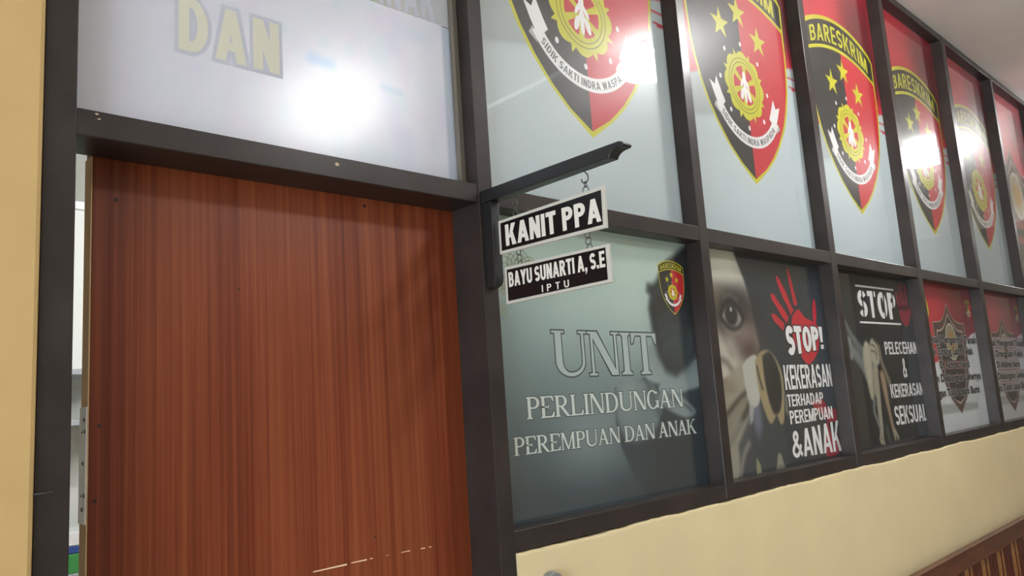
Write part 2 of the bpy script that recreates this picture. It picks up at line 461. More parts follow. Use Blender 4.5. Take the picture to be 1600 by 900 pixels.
def sans(ch, s, t):
    """(advance width, strokes) of a heavy grotesque capital of height 1"""
    R = lambda a, b, c, d: ('r', a, b, c, d)
    if ch == 'A':
        W = .74; return W, [('q', 0, s, 0, W / 2 - s * .52, W / 2 + s * .48, 1), ('q', W - s, W, 0, W / 2 - s * .48, W / 2 + s * .52, 1), R(.16, .2, W - .16, .2 + t * .9)]
    if ch == 'B':
        W = .64; return W, [R(0, 0, s, 1), R(s, 1 - t, W * .5, 1), R(s, .54 - t / 2, W * .5, .54 + t / 2), R(s, 0, W * .5, t),
                            ('a', W * .5, .77 - t / 4, W * .45, .23 + t / 4, -90, 90, s, t), ('a', W * .5, .27 + t / 4, W * .5, .27 + t / 4, -90, 90, s, t)]
    if ch == 'C' or ch == 'G':
        W = .66; L = [('a', W / 2, .5, W / 2, .5, 42, 318, s, t)]
        if ch == 'G': L += [R(W - s, .1, W, .5), R(W * .55, .5 - t, W, .5)]
        return W, L
    if ch == 'D':
        W = .66; return W, [R(0, 0, s, 1), R(s, 1 - t, W * .42, 1), R(s, 0, W * .42, t), ('a', W * .42, .5, W * .58, .5, -90, 90, s, t)]
    if ch == 'E':
        W = .56; return W, [R(0, 0, s, 1), R(s, 1 - t, W, 1), R(s, .5 - t * .5, W * .94, .5 + t * .5), R(s, 0, W, t)]
    if ch == 'H':
        W = .66; return W, [R(0, 0, s, 1), R(W - s, 0, W, 1), R(s, .5 - t / 2, W - s, .5 + t / 2)]
    if ch == 'I':
        return s, [R(0, 0, s, 1)]
    if ch == 'K':
        W = .70; return W, [R(0, 0, s, 1), ('q', s * .9, s * 1.6, .36, W - s * 1.25, W - .01, 1), ('q', W - s * 1.2, W, 0, s * 1.25, s * 2.1, .62)]
    if ch == 'L':
        W = .54; return W, [R(0, 0, s, 1), R(s, 0, W, t)]
    if ch == 'M':
        W = .80; return W, [R(0, 0, s, 1), R(W - s, 0, W, 1), ('q', W / 2 - s * .42, W / 2 + s * .42, 0, 0, s * 1.15, 1), ('q', W / 2 - s * .42, W / 2 + s * .42, 0, W - s * 1.15, W, 1)]
    if ch == 'N':
        W = .66; return W, [R(0, 0, s, 1), R(W - s, 0, W, 1), ('q', W - s * 1.05, W, 0, 0, s * 1.05, 1)]
    if ch == 'O':
        W = .72; return W, [('a', W / 2, .5, W / 2, .5, 0, 360, s, t)]
    if ch in 'PR':
        W = .63; L = [R(0, 0, s, 1), R(s, 1 - t, W * .5, 1), R(s, .42, W * .5, .42 + t), ('a', W * .5, .71, W * .48, .29, -90, 90, s, t)]
        if ch == 'R':
            W = .68; L.append(('q', W - s * 1.1, W, 0, W * .32, W * .32 + s * 1.1, .47))
        return W, L
    if ch == 'S':
        W = .62; w = (s + t) / 2; rx = W / 2 - w / 2; zu = (1 - w / 2 - .5) / 2
        p = [(W / 2 + rx * math.cos(math.radians(a)), .5 + zu + zu * math.sin(math.radians(a))) for a in range(22, 271, 10)]
        p += [(W / 2 + rx * math.cos(math.radians(a)), .5 - zu + zu * math.sin(math.radians(a))) for a in range(88, -159, -10)]
        return W, [('s', p, w)]
    if ch == 'T':
        W = .60; return W, [R(W / 2 - s / 2, 0, W / 2 + s / 2, 1), R(0, 1 - t, W, 1)]
    if ch == 'U':
        W = .66; return W, [R(0, .3, s, 1), R(W - s, .3, W, 1), ('a', W / 2, .31, W / 2, .31, 180, 360, s, t)]
    if ch == 'W':
        W = .98; return W, [('q', .2, .2 + s, 0, 0, s, 1), ('q', .2, .2 + s, 0, W / 2 - s / 2, W / 2 + s / 2, 1), ('q', W - .2 - s, W - .2, 0, W / 2 - s / 2, W / 2 + s / 2, 1), ('q', W - .2 - s, W - .2, 0, W - s, W, 1)]
    if ch == 'Y':
        W = .70; return W, [R(W / 2 - s / 2, 0, W / 2 + s / 2, .44), ('q', W / 2 - s / 2, W / 2 + s / 2, .40, 0, s * 1.1, 1), ('q', W / 2 - s / 2, W / 2 + s / 2, .40, W - s * 1.1, W, 1)]
    if ch == '&':
        p = catmull([(.70, .05), (.50, .33), (.25, .66), (.22, .83), (.34, .93), (.47, .83), (.44, .68), (.25, .50), (.10, .33), (.10, .17), (.26, .07), (.46, .14), (.66, .46)], 6)
        return .74, [('s', p, s * .8)]
    if ch == '!':
        return s * 1.2, [('q', s * .25, s * .95, .3, 0, s * 1.2, 1), R(s * .15, 0, s * 1.05, .19)]
    if ch == '.':
        return s, [R(0, 0, s, t * 1.1)]
    if ch == ',':
        return s, [R(0, 0, s, t * 1.1), ('q', 0, s * .4, -.18, s * .4, s, .02)]
    return .34, []

def serif(ch, s, t):
    """roman capital of height 1 with bracket serifs"""
    R = lambda a, b, c, d: ('r', a, b, c, d)
    e = .075; h = .045
    def stem(x, w=s, bot=True, top=True):
        L = [R(x, 0, x + w, 1)]
        if bot: L += [R(x - e, 0, x + w + e, h), ('q', x - e * .5, x + w + e * .5, h, x, x + w, h + .05)]
        if top: L += [R(x - e, 1 - h, x + w + e, 1), ('q', x, x + w, 1 - h - .05, x - e * .5, x + w + e * .5, 1 - h)]
        return L
    o = e
    if ch == 'I': return s + 2 * e, stem(o)
    if ch == 'U':
        W = .80 + e; x2 = W - e - t
        return W, [R(o, .3, o + s, 1), R(0, 1 - h, o + s + e, 1), R(x2, .3, x2 + t, 1), R(x2 - e, 1 - h, W, 1), ('a', (o + x2 + t) / 2, .32, (x2 + t - o) / 2, .325, 180, 282, s, t * 1.3), ('a', (o + x2 + t) / 2, .32, (x2 + t - o) / 2, .325, 280, 360, t, t * 1.3)]
    if ch == 'N':
        W = .86; x2 = W - e - t
        return W, [R(o, 0, o + t, 1), R(x2, 0, x2 + t, 1), ('q', x2 + t - s * 1.15, x2 + t, 0, o - .02, o + s * 1.15, 1), R(0, 0, o + t + e, h), R(0, 1 - h, o + t, 1), R(x2 - e, 1 - h, W, 1)]
    if ch == 'T':
        W = .76; c = W / 2
        return W, stem(c - s / 2, top=False) + [R(0, 1 - t, W, 1), ('q', 0, .03, .74, 0, .12, 1 - t), ('q', W - .03, W, .74, W - .12, W, 1 - t)]
    if ch in 'PR':
        W = .66; L = stem(o) + [R(o + s, 1 - t, W * .55, 1), R(o + s, .45, W * .55, .45 + t), ('a', W * .55, .725, W * .45, .275, -90, 90, s, t)]
        if ch == 'R':
            W = .80; L += [('q', W - s * 1.25, W - .02, 0, W * .34, W * .34 + s * 1.2, .47), R(W - s * 1.2, 0, W + .02, h)]
        return W, L
    if ch in 'EL':
        W = .70; L = stem(o, bot=True, top=True) + [R(o, 0, W - .02, t), ('q', W - .14, W, t, W - .04, W, .27)]
        if ch == 'E':
            L += [R(o, 1 - t, W - .04, 1), ('q', W - .06, W - .02, .75, W - .14, W - .02, 1 - t), R(o, .5 - t / 2, W * .62, .5 + t / 2), R(W * .62 - .03, .38, W * .62, .62)]
        return W, L
    if ch == 'D':
        W = .80; return W, stem(o) + [R(o, 1 - t, W * .45, 1), R(o, 0, W * .45, t), ('a', W * .45, .5, W * .53, .5, -90, 90, s, t)]
    if ch == 'G':
        W = .80; return W, [('a', W * .48, .5, W * .48, .515, 42, 318, s, t), R(W - s - .03, .06, W - .03, .44), R(W - s - .03 - e, .44 - h, W + .03, .44), ('q', W - .1, W - .08, .74, W - .17, W - .08, .92)]
    if ch == 'A':
        W = .82; return W, [('q', .06, .06 + t * 1.1, 0, W / 2 - t * .8, W / 2 + t * .3, 1), ('q', W - .06 - s * 1.1, W - .06, 0, W / 2 - s * .75, W / 2 + s * .35, 1), R(.2, .30, W - .24, .30 + t),
                            R(-.02, 0, .06 + t + e, h), R(W - .06 - s * 1.1 - e, 0, W + .02, h)]
    if ch == 'M':
        W = 1.0; return W, [R(o, 0, o + t, 1), R(W - o - s, 0, W - o, 1), ('q', W / 2 - s * .35, W / 2 + s * .3, 0, o - .02, o + s * 1.1, 1), ('q', W / 2 - t * .7, W / 2 + t * .5, 0, W - o - s * .8, W - o - s * .2, 1),
                            R(0, 0, o + t + e, h), R(0, 1 - h, o + t, 1), R(W - o - s - e, 0, W, h), R(W - o - s, 1 - h, W, 1)]
    if ch == 'K':
        W = .84; return W, stem(o) + [('q', o + s * .8, o + s * 1.15, .42, W - .2, W - .12, 1), R(W - .28, 1 - h, W - .02, 1), ('q', W - s * 1.35, W - .02, 0, o + s * 1.5, o + s * 2.5, .60), R(W - s * 1.5, 0, W + .02, h)]
    return .36, []

def text_polys(txt, glyph, s, t, gap=.1, space=.34, grow=0.0, aspect=1.0):
    """polygons of a line of text; x in letter heights from 0, returns (polys, total width).
    aspect: x-unit / z-unit after fitting, keeps the outline growth even."""
    polys = []
    words = []; wi = 0
    x = 0.0
    g = grow; gx = grow / aspect
    for i, ch in enumerate(txt):
        if ch == ' ':
            x += space; wi += 1; continue
        W, L = glyph(ch, s, t)
        for p in L:
            if p[0] == 'r':
                _, a, b, c, d = p
                polys.append([(x + a - gx, b - g), (x + c + gx, b - g), (x + c + gx, d + g), (x + a - gx, d + g)])
            elif p[0] == 'q':
                _, a, b, z0, c, d, z1 = p
                k = gx * 1.15
                polys.append([(x + a - k, z0 - g), (x + b + k, z0 - g), (x + d + k, z1 + g), (x + c - k, z1 + g)])
            elif p[0] == 'a':
                _, cx, cz, rx, rz, a0, a1, wx, wz = p
                n = max(6, int(abs(a1 - a0) / 12))
                for k in range(n):
                    q = []
                    for ang, e in ((a0 + (a1 - a0) * k / n, 0), (a0 + (a1 - a0) * (k + 1) / n, 0), (a0 + (a1 - a0) * (k + 1) / n, 1), (a0 + (a1 - a0) * k / n, 1)):
                        a = math.radians(ang)
                        if e == 0: q.append((x + cx + (rx + gx) * math.cos(a), cz + (rz + g) * math.sin(a)))
                        else: q.append((x + cx + max(.002, rx - wx - gx) * math.cos(a), cz + max(.002, rz - wz - g) * math.sin(a)))
                    polys.append(q)
            elif p[0] == 's':
                _, pts, w = p
                w2 = w / 2
                P = [Vector(q) for q in pts]
                Ls, Rs = [], []
                for k in range(len(P)):
                    d = (P[min(k + 1, len(P) - 1)] - P[max(k - 1, 0)]).normalized()
                    nn = Vector((-d.y, d.x))
                    q = P[k]
                    if k == 0: q = q - d * g
                    if k == len(P) - 1: q = q + d * g
                    Ls.append((x + q.x + nn.x * (w2 + gx), q.y + nn.y * (w2 + g))); Rs.append((x + q.x - nn.x * (w2 + gx), q.y - nn.y * (w2 + g)))
                for k in range(len(P) - 1):
                    polys.append([Ls[k], Ls[k + 1], Rs[k + 1], Rs[k]])
        x += W + gap
        words += [wi] * (len(polys) - len(words))
    return polys, x - gap, words

def lettering(name, txt, mapping, m, parent, glyph=sans, s=.2, t=.17, gap=.1, space=.34, grow=0.0, aspect=1.0, sub=1, lift=1):
    """mapping(u 0..1, v) -> local 3-D point"""
    polys, W, words = text_polys(txt, glyph, s, t, gap, space, grow, aspect)
    out = []
    for w in sorted(set(words)):
        mb = MB()
        k = 0
        for p, pw in zip(polys, words):
            if pw != w: continue
            q = p
            if sub > 1:
                q = []
                for a, b in zip(p, p[1:] + p[:1]):
                    q += [(a[0] + (b[0] - a[0]) * i / sub, a[1] + (b[1] - a[1]) * i / sub) for i in range(sub)]
            k += 1
            pts = [mapping(x / W, z) for x, z in q]
            i = lift
            pts = [tuple(c - (1.2e-5 * (k % 9) if j == i else 0) for j, c in enumerate(r)) for r in pts]
            mb.add(pts, [list(range(len(q)))])
        out.append(mb.build(name, m, parent))
    return out

def box_map(xl, zl, xr, zr, h, y, hr=None):
    """text line from baseline-left (xl, zl) to baseline-right (xr, zr), cap height h (hr at the right)"""
    hr = h if hr is None else hr
    return lambda u, v: (xl + (xr - xl) * u, y, zl + (zr - zl) * u + (h + (hr - h) * u) * v)

def flat(name, polys, y, m, parent, mi=None):
    """flat printed shapes: list of 2-D polygons (x, z) all at depth y"""
    mb = MB()
    for k, p in enumerate(polys):
        mb.add([(x, y, z) for x, z in p], [list(range(len(p)))], mi[k] if mi else 0)
    return mb.build(name, m, parent)

# ------------------------------------------------------------------ printed pictures (tone of the print itself)
class Print:
    def __init__(s, x0, x1, z0, z1, nx, nz, base):
        s.x0, s.x1, s.z0, s.z1, s.nx, s.nz = x0, x1, z0, z1, nx, nz
        s.X, s.Z = np.meshgrid(np.linspace(x0, x1, nx), np.linspace(z0, z1, nz))
        s.C = np.zeros((nz, nx, 3)); s.C[:] = base
    def put(s, mask, col):
        mask = np.clip(mask, 0, 1)[..., None]
        s.C = s.C * (1 - mask) + np.array(col) * mask
    def mul(s, mask, f):
        s.C = s.C * (1 - np.clip(mask, 0, 1)[..., None] * (1 - np.array(f)))
    @staticmethod
    def sm(d, w):
        t = np.clip(0.5 - d / (2 * max(w, 1e-5)), 0, 1)
        return t * t * (3 - 2 * t)
    def poly(s, pts, soft=.006, smooth=False):
        if smooth:
            pts = catmull(list(pts) + [pts[0]], 6)[:-1]
        inside = np.zeros(s.X.shape, bool)
        d = np.full(s.X.shape, 9.0)
        for (ax, az), (bx, bz) in zip(pts, pts[1:] + pts[:1]):
            ex, ez = bx - ax, bz - az
            L = ex * ex + ez * ez + 1e-12
            t = np.clip(((s.X - ax) * ex + (s.Z - az) * ez) / L, 0, 1)
            d = np.minimum(d, np.hypot(s.X - ax - t * ex, s.Z - az - t * ez))
            c = ((az > s.Z) != (bz > s.Z)) & (s.X < (bx - ax) * (s.Z - az) / (bz - az + 1e-12) + ax)
            inside ^= c
        return s.sm(np.where(inside, -d, d), soft)
    def line(s, pts, w, soft=.004, w1=None):
        pts = catmull(pts, 6)
        out = np.zeros(s.X.shape)
        n = len(pts) - 1
        for k in range(n):
            (ax, az), (bx, bz) = pts[k], pts[k + 1]
            ww = w + ((w1 if w1 is not None else w) - w) * k / n
            ex, ez = bx - ax, bz - az
            t = np.clip(((s.X - ax) * ex + (s.Z - az) * ez) / (ex * ex + ez * ez + 1e-12), 0, 1)
            d = np.hypot(s.X - ax - t * ex, s.Z - az - t * ez) - ww
            out = np.maximum(out, s.sm(d, soft))
        return out
    def ell(s, cx, cz, rx, rz, soft=.3, rot=0):
        c, q = math.cos(rot), math.sin(rot)
        u = ((s.X - cx) * c + (s.Z - cz) * q) / rx; v = (-(s.X - cx) * q + (s.Z - cz) * c) / rz
        return s.sm(np.hypot(u, v) - 1, soft)
    def noise(s, seed, fx, fz):
        r = np.random.RandomState(seed)
        g = r.rand(fz + 2, fx + 2)
        u = (s.X - s.x0) / (s.x1 - s.x0) * fx; v = (s.Z - s.z0) / (s.z1 - s.z0) * fz
        i = np.clip(u.astype(int), 0, fx); j = np.clip(v.astype(int), 0, fz)
        a = u - i; b = v - j
        a = a * a * (3 - 2 * a); b = b * b * (3 - 2 * b)
        return (g[j, i] * (1 - a) + g[j, i + 1] * a) * (1 - b) + (g[j + 1, i] * (1 - a) + g[j + 1, i + 1] * a) * b
    def build(s, name, loc, thick=.0006, m=None):
        nx, nz = s.nx, s.nz
        co = np.zeros((nz * nx, 3)); co[:, 0] = s.X.ravel(); co[:, 2] = s.Z.ravel()
        idx = np.arange(nx * nz).reshape(nz, nx)
        q = np.stack([idx[:-1, :-1], idx[:-1, 1:], idx[1:, 1:], idx[1:, :-1]], -1).reshape(-1, 4)
        # back skin and rim: the sheet has thickness
        b = len(co)
        cs = [(s.x0, thick, s.z0), (s.x1, thick, s.z0), (s.x1, thick, s.z1), (s.x0, thick, s.z1)]
        co2 = np.vstack([co, np.array(cs)])
        f = q.tolist() + [[b + 3, b + 2, b + 1, b], [b, b + 1, nx - 1, 0], [b + 1, b + 2, nx * nz - 1, nx - 1], [b + 2, b + 3, nx * (nz - 1), nx * nz - 1], [b + 3, b, 0, nx * (nz - 1)]]
        me = bpy.data.meshes.new(name)
        me.from_pydata(co2.tolist(), [], f)
        at = me.color_attributes.new('print', 'FLOAT_COLOR', 'POINT')
        C = np.clip(s.C, 0, 1).reshape(-1, 3)
        L = np.where(C <= .04045, C / 12.92, ((C + .055) / 1.055) ** 2.4)
        L = np.vstack([L, np.full((4, 3), .5)])
        at.data.foreach_set('color', np.hstack([L, np.ones((len(L), 1))]).astype(np.float32).ravel())
        me.materials.append(m or M_print)
        me.update()
        o = bpy.data.objects.new(name, me)
        COL.objects.link(o); o.location = loc
        return o

PY = 0.0556        # poster sheets sit just behind the glass
LY = -0.0003       # one printed layer in front of the sheet (local)

# ---- shield emblem (black and red, band of lettering, three stars, gear wheel, ribbon)
SH_R = [(.350, .795), (.3475, .72), (.345, .64), (.342, .56), (.335, .48), (.320, .40), (.295, .32), (.262, .25), (.215, .18), (.155, .11), (.085, .05), (0, 0)]
def arch(u, lo):      # arch height above the shield's tip at half-width fraction u
    return (.672 + .072 * (1 - u * u)) if lo else (.795 + .095 * (1 - u * u) ** .9)
def emblem(parent, cx, cz, k, y, full=True):
    """cx, cz: shield tip, k: scale"""
    T = lambda p, g=0.0: (cx + k * p[0], cz + k * p[1])
    us = [i / 12 - 1 for i in range(25)]
    topo = [(.35 * u, arch(abs(u), False)) for u in us]
    def outline(g):
        # outer shape grown by g
        R_ = [(x + (g if x > 0 else 0), z - (g * 1.6 if x == 0 else g * .3)) for x, z in SH_R]
        t_ = [((.35 + g) * u, arch(abs(u), False) + g) for u in us]
        return [(-x, z) for x, z in R_[::-1]][0:] + t_[1:-1] + R_[:-1]
    mb = MB()
    P = [T(p) for p in outline(.012)]
    mb.add([(x, y, z) for x, z in P], [list(range(len(P)))], 0)
    # black half / red half below the lower arch
    left = [(0, 0)] + [(-x, z) for x, z in SH_R[::-1][1:] if z < .67] + [(.345 * u, arch(abs(u), True)) for u in us[:13]]
    right = [(0, 0)] + [(x, z) for x, z in SH_R[::-1][1:] if z < .67] + [(.345 * u, arch(abs(u), True)) for u in us[::-1][:13]]
    for pp, mi in ((left, 1), (right, 2)):
        q = [T(p) for p in pp]
        mb.add([(x, y - .0002, z) for x, z in q], [list(range(len(q)))], mi)
    band = [(.347 * u, arch(abs(u), True) + .016) for u in us] + [(.349 * u, arch(abs(u), False) - .006) for u in us[::-1]]
    q = [T(p) for p in band]
    mb.add([(x, y - .0002, z) for x, z in q], [list(range(len(q)))], 1)
    em = mb.build('emblem', [I_yellow, I_black, I_red], parent)
    def amap(u, v):
        uu = -.86 + 1.72 * u
        lo = arch(abs(uu), True) + .032; hi = arch(abs(uu), False) - .028
        return (cx + k * .345 * uu, y - .0004, cz + k * (lo + (hi - lo) * v))
    lettering('band_lettering', 'BARESKRIM', amap, I_yellow, em, s=.19, t=.15, gap=.13, sub=2)
    for sx, sz in ((-.135, .573), (-.002, .655), (.135, .573)):
        pts = []
        for i in range(10):
            r = .064 if i % 2 == 0 else .0245
            a = PI / 2 + i * PI / 5
            pts.append(T((sx + r * math.cos(a), sz + r * math.sin(a) * 1.0)))
        mb = MB()
        mb.add([(x, y - .0005, z) for x, z in pts] + [(*[T((sx, sz))[0]], y - .0005, T((sx, sz))[1])], [(i, (i + 1) % 10, 10) for i in range(10)])
        mb.build('star', I_yellow, em)
    # gear wheel with eight lobes, double ring, red hub field, spokes and a pale figure
    mb = MB()
    gx, gz = -.005, .360
    def disc(rx, rz, mi, dy, lobes=0, amp=0.0, n=64, ph=0.0):
        pts = []
        for i in range(n):
            a = 2 * PI * i / n
            f = 1 + (amp * abs(math.cos(a * lobes / 2 + ph)) if lobes else 0)
            pts.append(T((gx + rx * f * math.cos(a), gz + rz * f * math.sin(a))))
        c = T((gx, gz))
        mb.add([(x, y - dy, z) for x, z in pts] + [(c[0], y - dy, c[1])], [(i, (i + 1) % n, n) for i in range(n)], mi)
    for i in range(8):            # small pointed tips between the lobes
        a = 2 * PI * i / 8 + PI / 8
        d = .020
        pts = [T((gx + .108 * math.cos(a - d * 8) , gz + .108 * math.sin(a - d * 8))), T((gx + .146 * math.cos(a), gz + .146 * math.sin(a))), T((gx + .108 * math.cos(a + d * 8), gz + .108 * math.sin(a + d * 8)))]
        mb.add([(x, y - .0005, z) for x, z in pts], [(0, 1, 2)], 0)
    disc(.116, .114, 0, .0006, 8, .19, 96, 0)
    disc(.108, .108, 3, .0007); disc(.1045, .1045, 0, .0008); disc(.093, .093, 3, .0009); disc(.0895, .0895, 0, .0010)
    disc(.076, .076, 1, .0011)
    for i in range(6):
        a = 2 * PI * i / 6 + PI / 6 - .1
        c, q = math.cos(a), math.sin(a)
        pts = [(.015 * c - .006 * -q, .015 * q - .006 * c), (.08 * c + .013 * q, .08 * q - .013 * c), (.08 * c - .013 * q, .08 * q + .013 * c), (.015 * c + .006 * -q, .015 * q + .006 * c)]
        pts = [T((gx + a_, gz + b_)) for a_, b_ in pts]
        mb.add([(x, y - .0012, z) for x, z in pts], [(0, 1, 2, 3)], 0)
    for (dx, dz, rx, rz, ang) in ((0, .030, .012, .026, 0), (-.016, .012, .008, .024, .6), (.018, .008, .008, .024, -.6), (0, -.012, .013, .022, 0), (-.024, -.036, .011, .026, .35), (.024, -.036, .011, .026, -.35), (0, -.042, .009, .026, 0)):
        pts = []
        for i in range(14):
            a = 2 * PI * i / 14
            u, v = rx * math.cos(a), rz * math.sin(a)
            pts.append(T((gx + dx + u * math.cos(ang) + v * math.sin(ang), gz + dz - u * math.sin(ang) + v * math.cos(ang))))
        mb.add([(x, y - .0013, z) for x, z in pts], [list(range(14))], 2)
    for i in range(8):
        a = 2 * PI * i / 8
        pts = [T((gx + .165 * math.cos(a) + .008 * math.cos(b * PI / 4), gz + .165 * math.sin(a) + .010 * math.sin(b * PI / 4))) for b in range(8)]
        mb.add([(x, y - .0005, z) for x, z in pts], [list(range(8))], 2)
    mb.build('gear_wheel', [I_yellow, I_red, I_white, I_olive], em)
    # ribbon
    mb = MB()
    cz0, ra = .405, .262
    def rib(ang, r):
        a = math.radians(ang)
        return (r * 1.0 * math.sin(a) * .93, cz0 - r * math.cos(a))
    n = 24
    for i in range(n):
        a0, a1 = -56 + 112 * i / n, -56 + 112 * (i + 1) / n
        q = [T(rib(a0, ra - .022)), T(rib(a1, ra - .022)), T(rib(a1, ra + .022)), T(rib(a0, ra + .022))]
        mb.add([(x, y - .0006, z) for x, z in q], [(0, 1, 2, 3)], 0)
    for sgn in (-1, 1):
        q = [T(rib(sgn * a, ra + o)) for a, o in ((50, -.044), (50, .012), (62, .010), (74, .014), (69, -.014), (76, -.040), (60, -.046))]
        mb.add([(x, y - .0004, z) for x, z in q], [list(range(7))], 0)
        q = [T(rib(sgn * a, ra + o)) for a, o in ((50, .022), (58, .012), (56, .040), (48, .026))]
        mb.add([(x, y - .0005, z) for x, z in q], [list(range(4))], 1)
    rb = mb.build('ribbon', [I_white, I_silv], em)
    if full:
        def rmap(u, v):
            p = T(rib(-48 + 96 * u, ra + .012 - .024 * v))
            return (p[0], y - .0008, p[1])
        lettering('ribbon_lettering', 'SIDIK SAKTI INDRA WASPADA', rmap, I_grey, em, s=.2, t=.17, gap=.14)
    return em

# ---- upper posters: red over white flag with torn edge
def upper_print(seed):
    p = Print(0.0, .864, 0.0, 1.419, 110, 180, (.82, .87, .885))
    # faint cloudiness of the white field
    p.mul(p.noise(seed, 4, 5) * .6, (.93, .94, .95))
    edge = .545 + .265 * p.X + .035 * (p.noise(seed + 1, 9, 60) - .5)
    # brush strokes: streaks that break the edge on the right
    st = p.noise(seed + 2, 6, 150)
    e2 = edge - .09 * np.clip((st - .62) * 4, 0, 1) * np.clip((p.X - .7) * 8, 0, 1)
    red = p.sm(e2 - p.Z, .006)
    p.put(red, (.82, .17, .26))
    p.mul(red * p.sm(np.abs(p.X - .1) - .1, .12) * .6, (.92, .8, .8))
    # dark smoky folds of the flag
    p.mul(red * p.ell(.70, 1.18, .17, .20, .9) * .75, (.42, .38, .40))
    p.mul(red * p.line([(.84, 1.42), (.80, 1.05), (.84, .85)], .02, .05) * .6, (.6, .3, .4))
    p.mul(red * p.line([(.52, 1.42), (.58, 1.12)], .03, .07) * .4, (.8, .5, .5))
    p.mul(red * p.ell(.80, .98, .10, .10, .9) * .7, (.4, .4, .45))
    # grey fold at the lower left
    g = p.poly([(0, .56), (.20, .585), (.26, .46), (0, .405)], .012) * (1 - red)
    p.put(g * .8, (.70, .74, .74))
    p.mul(p.line([(0, .40), (.27, .46)], .004, .02) * .35, (.6, .6, .6))
    return p

U_X = [POSTS[i][1] for i in range(7)]
L_X = U_X
up = upper_print(3).build('emblem_poster', (U_X[0] + .0006, PY, Z_TT))
emblem(up, .4545, .2445, 1.0, LY)
fit(up, 0); tag(up, 'shield emblem poster in the first upper pane right of the door, behind the hanging signs', 'poster', 'shield emblem posters in the upper panes')
UL = ['shield emblem poster in the upper pane above the poster of an eye and handprint',
      'shield emblem poster in the upper pane above the black poster with crouching figure',
      'shield emblem poster in the fourth upper pane, a lamp glint mirrored on its gear wheel',
      'farthest of the shield emblem posters, fifth upper pane right of the door']
for i in range(1, 5):
    fit(dup(up, (U_X[i] + .0006, PY, Z_TT), UL[i - 1]), i)

# ---- crest posters (dark pointed shield with pale outlines and a gold globe)
def crest_pts(k, px, pz, inset=0.0):
    """outline of a pointed shield with concave shoulders, peak at (px, pz)"""
    half = [(0, -inset * 1.2), (.05, -.055 - inset), (.115, -.092 - inset), (.235 - inset, -.10 - inset), (.232 - inset, -.20), (.222 - inset, -.30), (.19 - inset, -.40), (.12 - inset * .8, -.49), (0, -.571 + inset * 1.2)]
    h = catmull(half[:4], 5) + half[4:]
    pts = [(px + k * x, pz + k * z) for x, z in h] + [(px - k * x, pz + k * z) for x, z in h[::-1][1:-1]]
    return pts
def ring_polys(a, b):
    n = len(a)
    return [[a[i], a[(i + 1) % n], b[(i + 1) % n], b[i]] for i in range(n)]

def crest(parent, k, px, pz, y, faint=0):
    mb = MB()
    A, B = crest_pts(k, px, pz), crest_pts(k, px, pz, .0045)
    C, D = crest_pts(k, px, pz, .042), crest_pts(k, px, pz, .051)
    for q, dy, mi in ([(A, .0, 0)] + [(r, .0002, 1) for r in ring_polys(A, B)] + [(D, .0002, 2)] + [(r, .0004, 1) for r in ring_polys(C, D)]):
        mb.add([(x, y - dy, z) for x, z in q], [list(range(len(q)))], mi)
    cr = mb.build('crest', [I_maroon, I_cream, ink('crest_field', (.19, .155, .15))], parent)
    mb = MB()
    gx, gz = px + .005 * k, pz - .20 * k
    for (r, mi, dy) in ((.085, 0, .0006), (.074, 1, .0007), (.045, 2, .0008)):
        pts = [(gx + k * r * math.cos(i * PI / 16), gz + k * r * 1.15 * math.sin(i * PI / 16)) for i in range(32)]
        mb.add([(x, y - dy, z) for x, z in pts], [list(range(32))], mi)
    mb.build('globe', [I_tan, ink('globe_tan', (.66, .60, .50)), ink('globe_gold', (.72, .56, .26))], cr)
    mb = MB()
    for (u0, u1, z0, z1) in ((-.17, .17, -.30, -.34), (-.12, .12, -.37, -.40)):
        q = [(px + k * u0, pz + k * z0), (px + k * u1, pz + k * z0), (px + k * (u1 - .02), pz + k * z1), (px + k * (u0 + .02), pz + k * z1)]
        mb.add([(x, y - .0006, z) for x, z in q], [(0, 1, 2, 3)], 0)
    mb.build('crest_bar', ink('bar_red', (.58, .24, .24)), cr)
    return cr

def bold_text(name, txt, xl, xr, z, h, y, m, parent, smear=.0):
    cu = bpy.data.curves.new(name, 'FONT'); cu.body = txt; cu.resolution_u = 3
    ob = bpy.data.objects.new(name, cu); COL.objects.link(ob)
    dg = bpy.context.evaluated_depsgraph_get()
    me = bpy.data.meshes.new_from_object(ob.evaluated_get(dg))
    v = [p.co.copy() for p in me.vertices]; f = [list(p.vertices) for p in me.polygons]
    bpy.data.meshes.remove(me); bpy.data.objects.remove(ob); bpy.data.curves.remove(cu)
    mx = max(p.x for p in v); mn = min(p.x for p in v)
    # loose letters in order of x, cut into words at the wide gaps
    par = list(range(len(v)))
    def find(i):
        while par[i] != i:
            par[i] = par[par[i]]; i = par[i]
        return i
    for q in f:
        for i in q[1:]:
            par[find(i)] = find(q[0])
    isl = {}
    for i in range(len(v)): isl.setdefault(find(i), []).append(i)
    spans = sorted((min(v[i].x for i in g), max(v[i].x for i in g), k) for k, g in isl.items())
    word, w, hi = {}, 0, None
    for a, b, k in spans:
        if hi is not None and a - hi > .16: w += 1
        hi = b if hi is None else max(hi, b)
        word[k] = w
    for wi in range(w + 1):
        mb = MB()
        ff = [q for q in f if word[find(q[0])] == wi]
        ids = sorted({i for q in ff for i in q}); ix = {i: n for n, i in enumerate(ids)}
        for n, d in enumerate(((0, 0), (smear, 0), (-smear, 0), (0, smear), (0, -smear)) if smear else ((0, 0),)):
            mb.add([(xl + (xr - xl) * (v[i].x - mn) / (mx - mn) + d[0], y - 1.5e-5 * n, z + v[i].y / .70 * h + d[1]) for i in ids], [[ix[i] for i in q] for q in ff])
        mb.build(name, m, parent)

